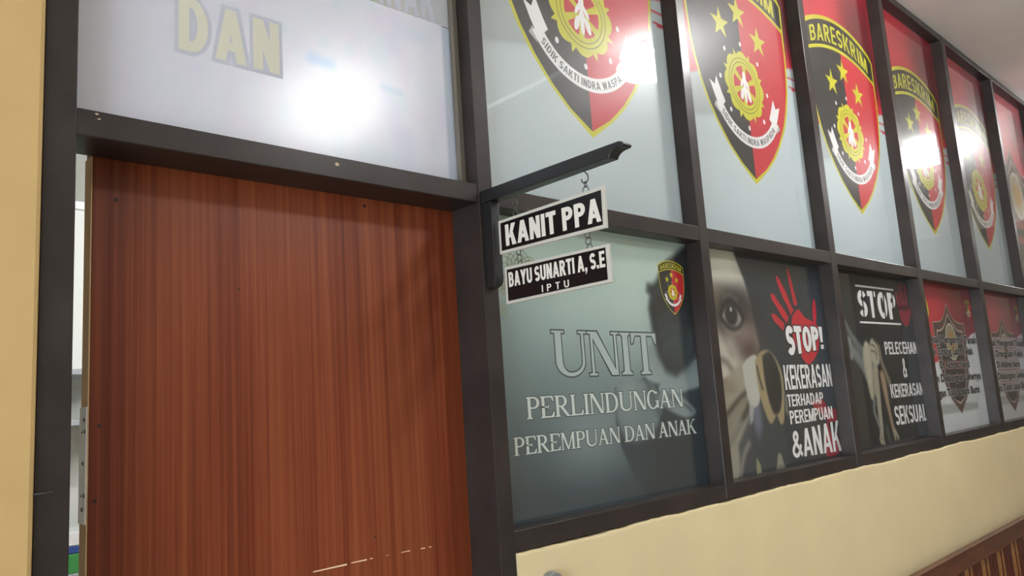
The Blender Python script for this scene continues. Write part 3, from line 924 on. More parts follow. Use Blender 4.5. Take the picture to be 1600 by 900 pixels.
WZ = Z_ST
def lower_red(seed, pale, cz, zt, dz):
    p = Print(0.0, .864, 0.0, .740, 110, 110, (.93, .95, .96))
    edge = .30 + .24 * p.X + .03 * (p.noise(seed, 12, 40) - .5)
    red = p.sm(edge - p.Z, .006)
    p.put(red, (.80, .19, .26))
    p.mul(red * p.ell(.66, .62, .20, .16, .9) * .8, (.62, .55, .58))
    p.mul(red * p.ell(.80, .52, .12, .12, .9) * .5, (.75, .4, .7))
    g = p.poly([(.0, .14), (.72, .125), (.72, .09), (.0, .085)], .006) * .6
    p.put(g, (.60, .62, .60))
    p.mul((1 - red) * p.noise(seed + 5, 5, 5) * .5, (.9, .92, .92))
    if pale: p.put(np.full(p.X.shape, .22), (.75, .70, .74))
    return p
LINES = ['Sejengkal Mengambil Tanah', 'Milik Orang Lain Kelak', 'Di Akhirat Nanti', 'Akan Dikalungkan Lehernya', 'Dengan Tujuh Lapis Bumi']
def text_poster(name, x, pale, pk, tz, span):
    po = lower_red(31 if not pale else 47, pale, 0, 0, 0).build(name, (x + .0006, PY, WZ))
    crest(po, pk[0], pk[1], pk[2] - WZ, LY)
    # yellow curved edge of a second emblem at the left
    mb = MB()
    c = [(.150, .70), (.172, .665), (.186, .63), (.190, .585), (.175, .565), (.168, .60), (.150, .65), (.130, .69)]
    mb.add([(a, LY, b) for a, b in c], [list(range(8))])
    mb.build('yellow_edge', I_yellow, po)
    emblem(po, .798 if not pale else .81, 1.845 - WZ, .118, LY, full=False)
    for t, z, (a, b) in zip(LINES, tz, span):
        h = .036
        sh = MB()
        if pale:
            sh.add([(a, LY - .0008, z - WZ - .012), (b, LY - .0008, z - WZ - .012), (b, LY - .0008, z - WZ + .05), (a, LY - .0008, z - WZ + .05)], [(0, 1, 2, 3)])
            sh.build('line_backing', ink('pale_strip', (.72, .66, .68)), po)
        bold_text('line_shadow', t, a, b, z - WZ, h, LY - .0010, ink('shadow_ink', (.86, .85, .85)), po, .0065)
        bold_text('line_lettering', t, a, b, z - WZ, h, LY - .0014, ink('text_ink', (.22, .21, .22)), po, .0032)
    return po
p4 = text_poster('writing_poster', L_X[3], False, (1.0, .449, 1.918), (1.712, 1.652, 1.584, 1.518, 1.446), ((-.03, .845), (.06, .765), (.23, .675), (.05, .83), (.04, .775)))
fit(p4, 3); tag(p4, 'red and white poster with lines of writing, lower pane beside the crouching figure poster', 'poster', 'posters of writing in the lower panes')
p5 = text_poster('writing_poster', L_X[4], True, (1.0, .453, 1.877), (1.70, 1.635, 1.572, 1.505, 1.44), ((-.03, .86), (.06, .80), (.23, .69), (.05, .85), (.04, .80)))
fit(p5, 4); tag(p5, 'faded red and white poster with lines of writing, lower pane at the photo right edge', 'poster', 'posters of writing in the lower panes')

# sixth upper poster: crest
p = upper_print(11)
p6 = fit(p.build('crest_poster', (U_X[5] + .0006, PY, Z_TT)), 5)
crest(p6, 1.75, .40, 3.10 - Z_TT, LY)
tag(p6, 'red poster with pointed crest and gold globe, farthest upper pane at the right edge', 'poster')

# ---- lower poster 1: grey-green photo of a seated figure hiding the face
def lz(pts):
    return [(x, z - WZ) for x, z in pts]
p = Print(0.0, .864, 0.0, .740, 210, 180, (.44, .50, .51))
gr = np.clip((p.Z - .05) / .6, 0, 1)
p.C = (np.array((.22, .29, .325)) * (1 - gr[..., None]) + np.array((.78, .88, .85)) * gr[..., None])
p.mul(p.sm(p.X - .02, .30) * p.sm(p.Z - .52, .25) * .8, (.80, .84, .86))
p.put(p.ell(.50, .60, .26, .20, .9) * .6, (.84, .92, .89))
p.put(p.ell(.36, .19, .14, .10, .9) * .55, (.62, .68, .68))
p.mul(p.noise(5, 6, 6) * .4, (.9, .92, .92))
# dark clothing
p.put(p.poly(lz([(.455, 1.575), (.450, 1.48), (.463, 1.416), (.503, 1.341), (.553, 1.276), (.9, 1.26), (.9, 1.68), (.75, 1.60), (.60, 1.60)]), .006, False), (.18, .24, .28))
p.put(p.poly(lz([(.62, 1.46), (.553, 1.276), (.9, 1.26), (.9, 1.52)]), .05) * .6, (.13, .18, .21))
# knee / shoulder skin
p.put(p.poly(lz([(.455, 1.560), (.470, 1.590), (.515, 1.605), (.585, 1.598), (.64, 1.57), (.66, 1.50), (.60, 1.44), (.50, 1.43), (.455, 1.49)]), .014, True), (.46, .53, .54))
p.put(p.ell(.515, 1.555 - WZ, .05, .05, .8) * .6, (.60, .67, .67))
p.mul(p.line(lz([(.60, 1.61), (.62, 1.55), (.655, 1.48)]), .008, .02) * .7, (.5, .52, .55))
# face side (jaw) and neck below hair
p.put(p.poly(lz([(.585, 1.66), (.645, 1.69), (.70, 1.63), (.79, 1.59), (.70, 1.575), (.60, 1.595)]), .01, True), (.60, .66, .66))
# forearm and hand
p.put(p.poly(lz([(.655, 1.575), (.73, 1.605), (.80, 1.630), (.88, 1.655), (.88, 1.575), (.80, 1.555), (.72, 1.545), (.66, 1.555)]), .008, True), (.58, .65, .66))
p.put(p.poly(lz([(.66, 1.56), (.72, 1.56), (.78, 1.53), (.83, 1.49), (.78, 1.475), (.70, 1.50), (.65, 1.53)]), .008, True), (.52, .59, .60))
for k in range(3):
    p.mul(p.line(lz([(.68 + .02 * k, 1.552 - .014 * k), (.74 + .02 * k, 1.533 - .012 * k), (.80 + .01 * k, 1.505 - .010 * k)]), .002, .005) * .6, (.5, .5, .52))
# hair and head
hair = lz([(.90, 2.03), (.82, 1.985), (.755, 1.95), (.712, 1.91), (.690, 1.882), (.668, 1.872), (.648, 1.872), (.640, 1.852), (.655, 1.838), (.642, 1.80), (.648, 1.757), (.653, 1.716), (.668, 1.66), (.70, 1.615), (.745, 1.60), (.80, 1.622), (.88, 1.67), (.9, 1.70)])
p.put(p.poly(hair, .016, False), (.10, .13, .15))
for q in ([(.69, 1.76), (.75, 1.79), (.82, 1.785)], [(.68, 1.72), (.74, 1.75), (.80, 1.75)], [(.80, 1.63), (.83, 1.68), (.84, 1.73)], [(.665, 1.83), (.69, 1.85), (.72, 1.87)], [(.70, 1.68), (.76, 1.71)]):
    p.put(p.line(lz(q), .008, .02) * .33, (.42, .48, .50))
p.put(p.ell(.775, 1.69 - WZ, .10, .075, .9) * .6, (.27, .34, .37))
p.put(p.line(lz([(.655, 1.853), (.650, 1.865)]), .006, .01) * .5, (.36, .40, .42))
p1 = p.build('unit_poster', (L_X[0] + .0006, PY, WZ))
fit(p1, 0); tag(p1, 'grey green poster of a figure hiding its face, lower pane right of the door', 'poster')
for nm, txt, (xl, zl, xr, zr, h), g, st in (('headline', 'UNIT', (.222, 1.611, .660, 1.609, .117), .035, .155), ('line', 'PERLINDUNGAN', (.116, 1.511, .770, 1.509, .053), .05, .15), ('line', 'PEREMPUAN DAN ANAK', (.067, 1.429, .820, 1.427, .042), .06, .15)):
    mp = box_map(xl, zl - WZ, xr, zr - WZ, h, LY)
    mp2 = box_map(xl, zl - WZ, xr, zr - WZ, h, LY - .0004)
    _, W, _w = text_polys(txt, serif, st, .06, .03, .30)
    asp = (xr - xl) / W / h
    lettering(nm + '_outline', txt, mp, I_slate if nm == 'headline' else ink('outline', (.30, .36, .38)), p1, serif, st, .06, .03, .30, grow=g, aspect=asp)
    lettering(nm + '_lettering', txt, mp2, ink('headline_fill', (.72, .79, .78)) if nm == 'headline' else I_pale, p1, serif, st, .06 if nm == 'headline' else .075, .03, .30)
emblem(p1, .771, 1.788 - WZ, .182, LY, full=False)
# pale curling ornament printed in the top left corner
mb = MB()
for (cx, cz, r0_) in ((.075, 1.875, .05), (.125, 1.893, .04), (.05, 1.81, .045), (.16, 1.885, .03), (.07, 1.845, .03), (.045, 1.765, .03)):
    for r_ in (r0_, r0_ * .7, r0_ * .4):
        n_ = 22
        for i in range(n_):
            a0, a1 = 2 * PI * i / n_ * .85, 2 * PI * (i + .8) / n_ * .85
            q = [(cx + r_ * math.cos(a0), cz + r_ * math.sin(a0)), (cx + r_ * math.cos(a1), cz + r_ * math.sin(a1)), (cx + (r_ - .004) * math.cos(a1), cz + (r_ - .004) * math.sin(a1)), (cx + (r_ - .004) * math.cos(a0), cz + (r_ - .004) * math.sin(a0))]
            mb.add([(x, LY, z - WZ) for x, z in q], [(0, 1, 2, 3)])
mb.build('corner_ornament', I_orn, p1)

# ---- lower poster 2: close-up of a face, red handprint
p = Print(0.0, .864, 0.0, .740, 200, 190, (.17, .205, .235))
p.mul(p.sm(.25 - p.Z, .2) * .35, (1.15, 1.15, 1.15))
face = lz([(0, 2.02), (.235, 2.02), (.262, 1.965), (.285, 1.925), (.309, 1.860), (.318, 1.80), (.328, 1.74), (.340, 1.69), (.322, 1.655), (.30, 1.60), (.20, 1.40), (.12, 1.27), (0, 1.27)])
p.put(p.poly(face, .010), (.80, .79, .74))
p.put(p.poly(lz([(0, 2.02), (.21, 2.02), (.25, 1.93), (.24, 1.89), (.10, 1.88), (0, 1.90)]), .03) , (.86, .86, .80))
p.put(p.ell(.19, 1.812 - WZ, .150, .078, .65), (.13, .12, .13))
p.put(p.ell(.27, 1.80 - WZ, .06, .07, .9) * .7, (.30, .26, .27))
p.put(p.ell(.09, 1.85 - WZ, .05, .05, .9) * .5, (.56, .49, .40))
p.put(p.ell(.265, 1.70 - WZ, .075, .065, .9) * .95, (.36, .29, .28))
p.put(p.ell(.25, 1.735 - WZ, .055, .035, .9) * .7, (.58, .53, .51))
p.put(p.ell(.29, 1.66 - WZ, .05, .035, .9) * .7, (.34, .26, .26))
# eye
p.put(p.poly(lz([(.120, 1.790), (.150, 1.822), (.190, 1.832), (.225, 1.810), (.248, 1.782), (.215, 1.758), (.165, 1.757)]), .008, True), (.62, .61, .58))
p.put(p.ell(.182, 1.795 - WZ, .038, .037, .25), (.13, .135, .15))
p.put(p.ell(.183, 1.813 - WZ, .007, .008, .5), (.78, .80, .80))
p.put(p.line(lz([(.115, 1.788), (.148, 1.826), (.192, 1.838), (.230, 1.815), (.255, 1.783)]), .007, .010), (.10, .09, .10))
p.put(p.line(lz([(.125, 1.775), (.165, 1.748), (.215, 1.750), (.250, 1.776)]), .006, .010) * .9, (.15, .13, .14))
p.put(p.line(lz([(.120, 1.762), (.165, 1.735), (.225, 1.738)]), .006, .012) * .45, (.70, .66, .62))
p.put(p.line(lz([(.15, 1.855), (.19, 1.862), (.23, 1.845)]), .006, .014) * .5, (.62, .60, .57))
# nose, lips, hand over the mouth
p.mul(p.line(lz([(.110, 1.75), (.135, 1.70), (.155, 1.665)]), .010, .03) * .5, (.6, .55, .54))
p.mul(p.line(lz([(.085, 1.648), (.12, 1.638), (.15, 1.612)]), .008, .02) * .8, (.42, .38, .37))
p.put(p.ell(.115, 1.567 - WZ, .045, .018, .7), (.50, .34, .35))
p.put(p.ell(.115, 1.548 - WZ, .050, .012, .8) * .8, (.30, .25, .24))
p.put(p.poly(lz([(.07, 1.56), (.16, 1.615), (.27, 1.64), (.30, 1.58), (.23, 1.52), (.14, 1.47), (.05, 1.45)]), .015, True) * .85, (.62, .60, .53))
p.put(p.poly(lz([(.07, 1.475), (.15, 1.51), (.25, 1.545), (.27, 1.49), (.17, 1.42), (.08, 1.37)]), .014, True) * .9, (.55, .53, .47))
p.mul(p.line(lz([(.08, 1.465), (.17, 1.515), (.25, 1.55)]), .007, .012) * .8, (.35, .32, .30))
p.mul(p.line(lz([(.08, 1.37), (.16, 1.43), (.24, 1.50)]), .010, .015) * .9, (.32, .30, .29))
p.put(p.poly(lz([(.06, 1.40), (.16, 1.45), (.22, 1.42), (.17, 1.34), (.11, 1.27), (.04, 1.27)]), .016, True) * .8, (.60, .59, .53))
p.put(p.poly(lz([(.14, 1.37), (.23, 1.46), (.27, 1.38), (.25, 1.27), (.14, 1.27)]), .014) * .95, (.27, .29, .32))
p.put(p.line(lz([(.135, 1.28), (.17, 1.34), (.205, 1.37)]), .010, .012), (.55, .55, .51))
p.put(p.poly(lz([(.20, 1.27), (.24, 1.42), (.30, 1.51), (.44, 1.45), (.46, 1.27)]), .012), (.225, .255, .28))
p.put(p.ell(.275, 1.455 - WZ, .028, .065, .6), (.43, .46, .53))
p.put(p.poly(lz([(.215, 1.625), (.262, 1.652), (.315, 1.655), (.320, 1.57), (.300, 1.50), (.255, 1.485), (.228, 1.515)]), .006, True), (.76, .77, .73))
p.put(p.poly(lz([(.232, 1.50), (.262, 1.485), (.245, 1.44), (.225, 1.43)]), .006), (.66, .67, .66))
# dark oval rimmed with tan
p.put(p.poly(lz([(.300, 1.640), (.345, 1.672), (.405, 1.675), (.455, 1.635), (.478, 1.575), (.470, 1.50), (.452, 1.43), (.425, 1.420), (.405, 1.45), (.360, 1.425), (.325, 1.475), (.302, 1.55)]), .006, True), (.66, .60, .46))
p.put(p.poly(lz([(.352, 1.655), (.405, 1.670), (.445, 1.63), (.462, 1.575), (.455, 1.51), (.43, 1.465), (.395, 1.455), (.37, 1.49), (.352, 1.57)]), .008, True), (.15, .155, .16))
p.put(p.line(lz([(.310, 1.62), (.318, 1.58), (.330, 1.545)]), .005, .006), (.22, .20, .18))
p.put(p.poly(lz([(.476, 1.53), (.492, 1.50), (.488, 1.44), (.47, 1.46)]), .008), (.50, .50, .46))
p.put(p.poly(lz([(.232, 1.27), (.24, 1.325), (.262, 1.30), (.265, 1.27)]), .004), (.60, .60, .47))
p.put(p.poly(lz([(.36, 1.27), (.385, 1.325), (.405, 1.32), (.425, 1.27)]), .006), (.56, .57, .50))
p2 = fit(p.build('handprint_poster', (L_X[1] + .0006, PY, WZ)), 1)
tag(p2, 'dark poster with close-up eye and red handprint, second lower pane from the door', 'poster')
# red handprint and splatter
def blob(a, b, w, n=7, seed=0):
    r = random.Random(seed)
    (ax, az), (bx, bz) = a, b
    dx, dz = bx - ax, bz - az; L = math.hypot(dx, dz); nx, nz = -dz / L, dx / L
    l, q = [], []
    for i in range(n + 1):
        t = i / n
        ww = w * (.55 + .45 * math.sin(PI * min(1, t * 1.6 + .15) * .55)) * r.uniform(.82, 1.12)
        l.append((ax + dx * t + nx * ww, az + dz * t + nz * ww)); q.append((ax + dx * t - nx * ww, az + dz * t - nz * ww))
    tip = [(ax - dx / L * w * .7, az - dz / L * w * .7)]
    return tip + q + l[::-1]
hp = [blob((.458, 1.800), (.53, 1.760), .015, seed=1), blob((.470, 1.872), (.565, 1.785), .016, seed=2), blob((.522, 1.940), (.605, 1.815), .017, seed=3),
      blob((.608, 1.975), (.640, 1.845), .013, seed=4), blob((.792, 1.865), (.775, 1.78), .014, seed=5),
      catmull([(.60, 1.80), (.655, 1.830), (.70, 1.80), (.76, 1.785), (.80, 1.76), (.79, 1.70), (.765, 1.665), (.70, 1.625), (.655, 1.635), (.615, 1.68), (.585, 1.74), (.60, 1.80)], 5)[:-1]]
flat('handprint', [lz(q) for q in hp], LY, I_crim, p2)
sp = [catmull([(.66, 1.485), (.74, 1.492), (.775, 1.48), (.80, 1.455), (.87, 1.445), (.878, 1.38), (.87, 1.335), (.80, 1.36), (.77, 1.42), (.70, 1.455), (.66, 1.485)], 4)[:-1],
      catmull([(.76, 1.40), (.87, 1.40), (.875, 1.34), (.84, 1.285), (.75, 1.278), (.735, 1.30), (.76, 1.40)], 4)[:-1]]
flat('red_splatter', [lz(q) for q in sp], LY, ink('splatter', (.62, .12, .19)), p2)
for g_, mm, dy in ((.05, I_black, .0004), (0, I_white, .0008)):
    lettering('stop_lettering' if g_ == 0 else 'stop_outline', 'STOP!', box_map(.535, 1.655 - WZ, .828, 1.682 - WZ, .111, LY - dy, .085), mm, p2, s=.26, t=.22, gap=.04, grow=g_)
for txt, (xl, zl, xr, zr, h, hr) in (('KEKERASAN', (.488, 1.535, .858, 1.536, .088, .086)), ('TERHADAP', (.489, 1.475, .768, 1.475, .043, .042)), ('PEREMPUAN', (.494, 1.414, .828, 1.415, .047, .046)), ('&ANAK', (.484, 1.298, .868, 1.290, .090, .115))):
    lettering('line_lettering', txt, box_map(xl, zl - WZ, xr, zr - WZ, h, LY - .0008, hr), I_white, p2, s=.19, t=.15, gap=.07)

# ---- lower poster 3: black, crouching figure
p = Print(0.0, .864, 0.0, .740, 190, 200, (.125, .14, .155))
p.put(p.ell(.62, .62, .22, .2, .9) * .3, (.24, .23, .22))
p.put(p.poly(lz([(.14, 1.79), (.19, 1.735), (.29, 1.67), (.28, 1.60), (.24, 1.59), (.15, 1.65), (.145, 1.70), (.21, 1.68), (.16, 1.73)]), .012), (.38, .41, .42))
p.put(p.line(lz([(.13, 1.79), (.17, 1.745), (.24, 1.695), (.28, 1.67)]), .012, .012), (.44, .47, .47))
p.put(p.line(lz([(.15, 1.72), (.16, 1.68), (.15, 1.65)]), .014, .010), (.55, .57, .55))
p.put(p.line(lz([(.17, 1.68), (.23, 1.63), (.27, 1.57)]), .018, .014), (.47, .50, .49))
p.put(p.poly(lz([(.32, 1.77), (.36, 1.79), (.42, 1.79), (.46, 1.765), (.47, 1.68), (.455, 1.60), (.40, 1.585), (.33, 1.66)]), .015, True), (.12, .125, .13))
p.put(p.poly(lz([(.275, 1.69), (.300, 1.712), (.335, 1.70), (.345, 1.62), (.335, 1.54), (.315, 1.47), (.285, 1.475), (.268, 1.55), (.258, 1.63)]), .010, True), (.70, .68, .60))
p.put(p.line(lz([(.31, 1.70), (.305, 1.62), (.30, 1.54)]), .008, .018) * .7, (.80, .78, .70))
p.put(p.line(lz([(.335, 1.50), (.345, 1.56), (.375, 1.62)]), .018, .012), (.60, .58, .52))
p.put(p.poly(lz([(.335, 1.635), (.335, 1.69), (.370, 1.725), (.405, 1.715), (.43, 1.68), (.42, 1.62), (.37, 1.61)]), .008, True), (.70, .68, .61))
for q in ([(.355, 1.70), (.395, 1.69), (.41, 1.655)], [(.35, 1.675), (.39, 1.665), (.40, 1.635)], [(.385, 1.72), (.42, 1.70), (.435, 1.66)]):
    p.mul(p.line(lz(q), .003, .004) * .8, (.35, .33, .30))
p.put(p.poly(lz([(.42, 1.72), (.45, 1.69), (.46, 1.62), (.51, 1.55), (.53, 1.50), (.505, 1.49), (.47, 1.55), (.43, 1.62)]), .008), (.52, .48, .41))
p.put(p.poly(lz([(.345, 1.59), (.375, 1.615), (.40, 1.58), (.385, 1.48), (.375, 1.40), (.365, 1.33), (.335, 1.32), (.335, 1.42), (.34, 1.50)]), .008, True), (.66, .64, .57))
p.put(p.poly(lz([(.405, 1.57), (.435, 1.59), (.46, 1.55), (.465, 1.47), (.475, 1.38), (.495, 1.31), (.465, 1.315), (.445, 1.39), (.425, 1.47)]), .008, True), (.64, .55, .44))
p.put(p.poly(lz([(.39, 1.58), (.41, 1.56), (.42, 1.45), (.445, 1.36), (.43, 1.30), (.38, 1.30), (.385, 1.40)]), .010), (.16, .16, .16))
p.put(p.line(lz([(.315, 1.46), (.30, 1.42), (.32, 1.38), (.335, 1.35)]), .010, .010), (.52, .54, .52))
for q in ([(.345, 1.335), (.325, 1.305), (.335, 1.29)], [(.355, 1.33), (.350, 1.30), (.358, 1.285)], [(.475, 1.325), (.480, 1.295)], [(.49, 1.325), (.505, 1.305), (.512, 1.295)]):
    p.put(p.line(lz(q), .010, .006), (.66, .62, .55))
p.put(p.line(lz([(.405, 1.34), (.42, 1.29)]), .012, .012) * .6, (.45, .46, .46))
p3 = fit(p.build('crouching_figure_poster', (L_X[2] + .0006, PY, WZ)), 2)
tag(p3, 'black poster with crouching figure, stencil headline and white lettering, third lower pane from the door', 'poster')
flat('red_hand', [lz(q) for q in (blob((.712, 1.945), (.73, 1.86), .011, seed=7), blob((.752, 1.985), (.757, 1.86), .011, seed=8), blob((.790, 1.995), (.785, 1.86), .011, seed=9), blob((.832, 1.985), (.815, 1.86), .011, seed=10), blob((.872, 1.885), (.835, 1.83), .013, seed=11),
     catmull([(.72, 1.88), (.77, 1.885), (.825, 1.88), (.845, 1.845), (.82, 1.80), (.785, 1.785), (.745, 1.80), (.72, 1.84), (.72, 1.88)], 5)[:-1])], LY, I_dkred, p3)
lettering('stencil_headline', 'STOP', box_map(.283, 1.818 - WZ, .690, 1.814 - WZ, .115, LY - .0004, .124), I_white, p3, s=.25, t=.20, gap=.10)
# stencil bridges cut through the headline
flat('stencil_bridge', [lz([(a, 1.81), (a + .013, 1.81), (a + .022, 1.945), (a + .009, 1.945)]) for a in (.318, .435, .545, .645)], LY - .0006, ink('bridge', (.125, .14, .155)), p3)
flat('headline_rule', [lz([(.277, 1.947), (.685, 1.949), (.685, 1.957), (.277, 1.955)]), lz([(.274, 1.790), (.722, 1.791), (.722, 1.799), (.274, 1.798)])], LY - .0004, I_white, p3)
for txt, (xl, zl, xr, zr, h, hr) in (('PELECEHAN', (.497, 1.656, .882, 1.658, .056, .056)), ('&', (.665, 1.550, .722, 1.550, .088, .088)), ('KEKERASAN', (.497, 1.466, .884, 1.466, .060, .057)), ('SEKSUAL', (.506, 1.348, .888, 1.347, .083, .076))):
    lettering('line_lettering', txt, box_map(xl, zl - WZ, xr - .01, zr - WZ, h, LY - .0004, hr), I_white, p3, s=.19, t=.15, gap=.08)

# ---- perforated film on the pane over the door
def film_mat():
    m = bpy.data.materials.new('perforated_film')
    m.use_nodes = True
    nt = m.node_tree
    b = nt.nodes['Principled BSDF']
    at = nt.nodes.new('ShaderNodeAttribute'); at.attribute_name = 'print'
    tc = nt.nodes.new('ShaderNodeTexCoord')
    mp = nt.nodes.new('ShaderNodeMapping')
    mp.inputs['Rotation'].default_value = (0, math.radians(45), 0)
    mp.inputs['Scale'].default_value = (1 / .0032,) * 3
    nt.links.new(tc.outputs['Object'], mp.inputs['Vector'])
    sx = nt.nodes.new('ShaderNodeSeparateXYZ')
    nt.links.new(mp.outputs['Vector'], sx.inputs[0])
    sq = []
    for ax in ('X', 'Z'):
        fr = nt.nodes.new('ShaderNodeMath'); fr.operation = 'FRACT'
        nt.links.new(sx.outputs[ax], fr.inputs[0])
        su = nt.nodes.new('ShaderNodeMath'); su.operation = 'SUBTRACT'; su.inputs[1].default_value = .5
        nt.links.new(fr.outputs[0], su.inputs[0])
        pw = nt.nodes.new('ShaderNodeMath'); pw.operation = 'MULTIPLY'
        nt.links.new(su.outputs[0], pw.inputs[0]); nt.links.new(su.outputs[0], pw.inputs[1])
        sq.append(pw)
    ad = nt.nodes.new('ShaderNodeMath'); ad.operation = 'ADD'
    nt.links.new(sq[0].outputs[0], ad.inputs[0]); nt.links.new(sq[1].outputs[0], ad.inputs[1])
    lt = nt.nodes.new('ShaderNodeMath'); lt.operation = 'LESS_THAN'; lt.inputs[1].default_value = .09
    nt.links.new(ad.outputs[0], lt.inputs[0])
    sc_ = nt.nodes.new('ShaderNodeMath'); sc_.operation = 'MULTIPLY'; sc_.inputs[1].default_value = .55
    nt.links.new(lt.outputs[0], sc_.inputs[0])
    mx = nt.nodes.new('ShaderNodeMix'); mx.data_type = 'RGBA'
    mx.inputs['B'].default_value = (.22, .22, .25, 1)
    nt.links.new(sc_.outputs[0], mx.inputs['Factor'])
    nt.links.new(at.outputs['Color'], mx.inputs['A'])
    nt.links.new(mx.outputs['Result'], b.inputs['Base Color'])
    b.inputs['Roughness'].default_value = .24
    b.inputs['Specular IOR Level'].default_value = 0.7
    return m
M_film = film_mat()
FX, FZ = JR + .004, Z_TT + .001
FW = 1.131 - FX
p = Print(0.0, FW, 0.0, 2.459 - FZ, 200, 100, (.82, .82, .86))
p.mul(p.noise(9, 8, 4) * .35, (.96, .97, 1.0))
p.mul(np.clip((p.noise(21, 26, 9) - .45) * 2, 0, 1) * p.sm(.55 - p.X - FX, .3) * .7, (.93, 1.0, 1.0))     # pastel moire shimmer painted into the film colour
p.mul(np.clip((p.noise(22, 24, 8) - .45) * 2, 0, 1) * p.sm(.50 - p.X - FX, .3) * .7, (1.0, .95, 1.0))
p.put(p.sm(1.107 - FX - p.X, .003) * .8, (.62, .66, .72))
p.put(p.line([(.76 - FX, 2.283 - FZ), (.80 - FX, 2.281 - FZ)], .010, .016) * .65, (.45, .66, .85))
p.put(p.line([(.93 - FX, 2.262 - FZ), (.98 - FX, 2.260 - FZ)], .006, .010) * .4, (.55, .72, .85))
film = p.build('perforated_film', (FX, GY - .0009, FZ), m=M_film)
tag(film, 'pale perforated window film with faint block lettering on the pane above the door', 'window film')
for g_, mm, dy in ((.07, I_lav, .0003), (0, I_tan, .0005)):
    lettering('film_lettering' if g_ == 0 else 'film_lettering_outline', 'DAN', box_map(.489 - FX, 2.228 - FZ, .686 - FX, 2.228 - FZ, .106, -dy), mm, film, s=.24, t=.19, gap=.16, grow=g_, aspect=.9)
p = Print(0.0, FW, 0.0, Z_CB - 2.462, 60, 60, (.68, .67, .66))
p.put(p.sm(1.03 - FX - p.X, .004) * .6, (.66, .68, .72))
film2 = p.build('printed_film', (FX, GY - .0009, 2.461), m=M_film)
tag(film2, 'greyish printed window film with lettering, above the pale perforated film', 'window film')
lettering('film_lettering', 'ANAK', box_map(.90 - FX, .001, 1.09 - FX, .001, .10, -.0004), I_lav, film2, s=.22, t=.18, gap=.12)

# ------------------------------------------------------------------ hanging name signs and their bracket
BX0, BX1 = 1.155, 1.185
br = empty('sign_bracket', (1.17, -0.0015, 2.03))
def local(root, mb):
    mb.v = [(x - root.location.x, y - root.location.y, z - root.location.z) for x, y, z in mb.v]
    return mb
mb = MB()
prof = [(-.0015, 2.043), (-.0015, 2.013), (-.386, 2.015), (-.3885, 2.020), (-.393, 2.0245), (-.400, 2.0275), (-.409, 2.029), (-.419, 2.0295), (-.4225, 2.033), (-.421, 2.0375), (-.412, 2.041)]
mb.prism(prof, 'x', BX0, BX1)
arm = local(br, mb).build('arm', M_iron, br)
mb = MB()
prof = [(-.0015, 2.0129), (-.0015, 1.815), (-.016, 1.815), (-.026, 1.819), (-.031, 1.826), (-.033, 1.836), (-.033, 2.0129)]
mb.prism(prof, 'x', BX0 + .002, BX1 - .002)
up_ = local(br, mb).build('upright', M_iron, br)
for o in (arm, up_):
    bv = o.modifiers.new('bevel', 'BEVEL'); bv.width = .0018; bv.segments = 2; bv.limit_method = 'ANGLE'
def hook(y):
    pts = [(1.17, y, 2.018), (1.17, y, 2.006)]
    pts = [(1.17, y + .001, 2.018), (1.17, y - .0005, 2.009), (1.17, y - .006, 2.003), (1.17, y - .0085, 1.996), (1.17, y - .006, 1.989), (1.17, y + .001, 1.9855), (1.17, y + .008, 1.989), (1.17, y + .0095, 1.996)]
    P = [Vector(q) for q in pts]
    sm = []
    for i in range(len(P) - 1):
        a, b, c, d = P[max(i - 1, 0)], P[i], P[i + 1], P[min(i + 2, len(P) - 1)]
        for k in range(5):
            t = k / 5
            sm.append(.5 * ((2 * b) + (c - a) * t + (2 * a - 5 * b + 4 * c - d) * t * t + (-a + 3 * b - 3 * c + d) * t ** 3))
    sm.append(P[-1])
    mb = MB(); mb.tube(sm, .0014, 8)
    local(br, mb).build('hook', M_wire, br, smooth=True)
hook(-.3085); hook(-.0985)
tag(br, 'black iron bracket sticking out from the post beside the door, carrying the hanging signs', 'bracket')

def ring(mb, c, r, flat_dir, wire=.0011, sq=1.0):
    pts = []
    for i in range(20):
        a = 2 * PI * i / 20
        if flat_dir == 'x': pts.append((c[0], c[1] + r * math.cos(a), c[2] + sq * r * math.sin(a)))
        else: pts.append((c[0] + r * math.cos(a), c[1], c[2] + sq * r * math.sin(a)))
    mb.tube(pts, wire, 6, closed=True)

def sign(name, corners, label, lines, rings):
    """corners TL, TR, BR, BL as (y, z); faces -x"""
    root = empty(name, (1.17, (corners[3][0] + corners[2][0]) / 2, corners[3][1]))
    mb = MB(); mb.prism([corners[0], corners[1], corners[2], corners[3]], 'x', 1.1665, 1.1735)
    pl = local(root, mb).build('sign_plate', M_plate, root)
    bv = pl.modifiers.new('bevel', 'BEVEL'); bv.width = .0008; bv.segments = 2
    cx = sum(c[0] for c in corners) / 4; cz = sum(c[1] for c in corners) / 4
    hw = (corners[0][0] - corners[1][0]) / 2; hh = (corners[0][1] - corners[3][1]) / 2
    ins = [(cx + (y - cx) * (1 - .0078 / hw), cz + (z - cz) * (1 - .0068 / hh)) for y, z in corners]
    mb = MB(); mb.prism(ins, 'x', 1.1658, 1.1664)
    local(root, mb).build('sign_face', M_black, root)
    for txt, bl, brr, h, s, t, gap, sp in lines:
        def mp(u, v, bl=bl, brr=brr, h=h):
            return (1.1655 - root.location.x, bl[0] + (brr[0] - bl[0]) * u - root.location.y, bl[1] + (brr[1] - bl[1]) * u + h * v - root.location.z)
        lettering('lettering', txt, mp, M_silver, root, s=s, t=t, gap=gap, space=sp, lift=0)
    for c, d, r, q in rings:
        mb = MB(); ring(mb, (1.17, c[0], c[1]), r, d, sq=q)
        local(root, mb).build('ring', M_wire, root, smooth=True)
    return root
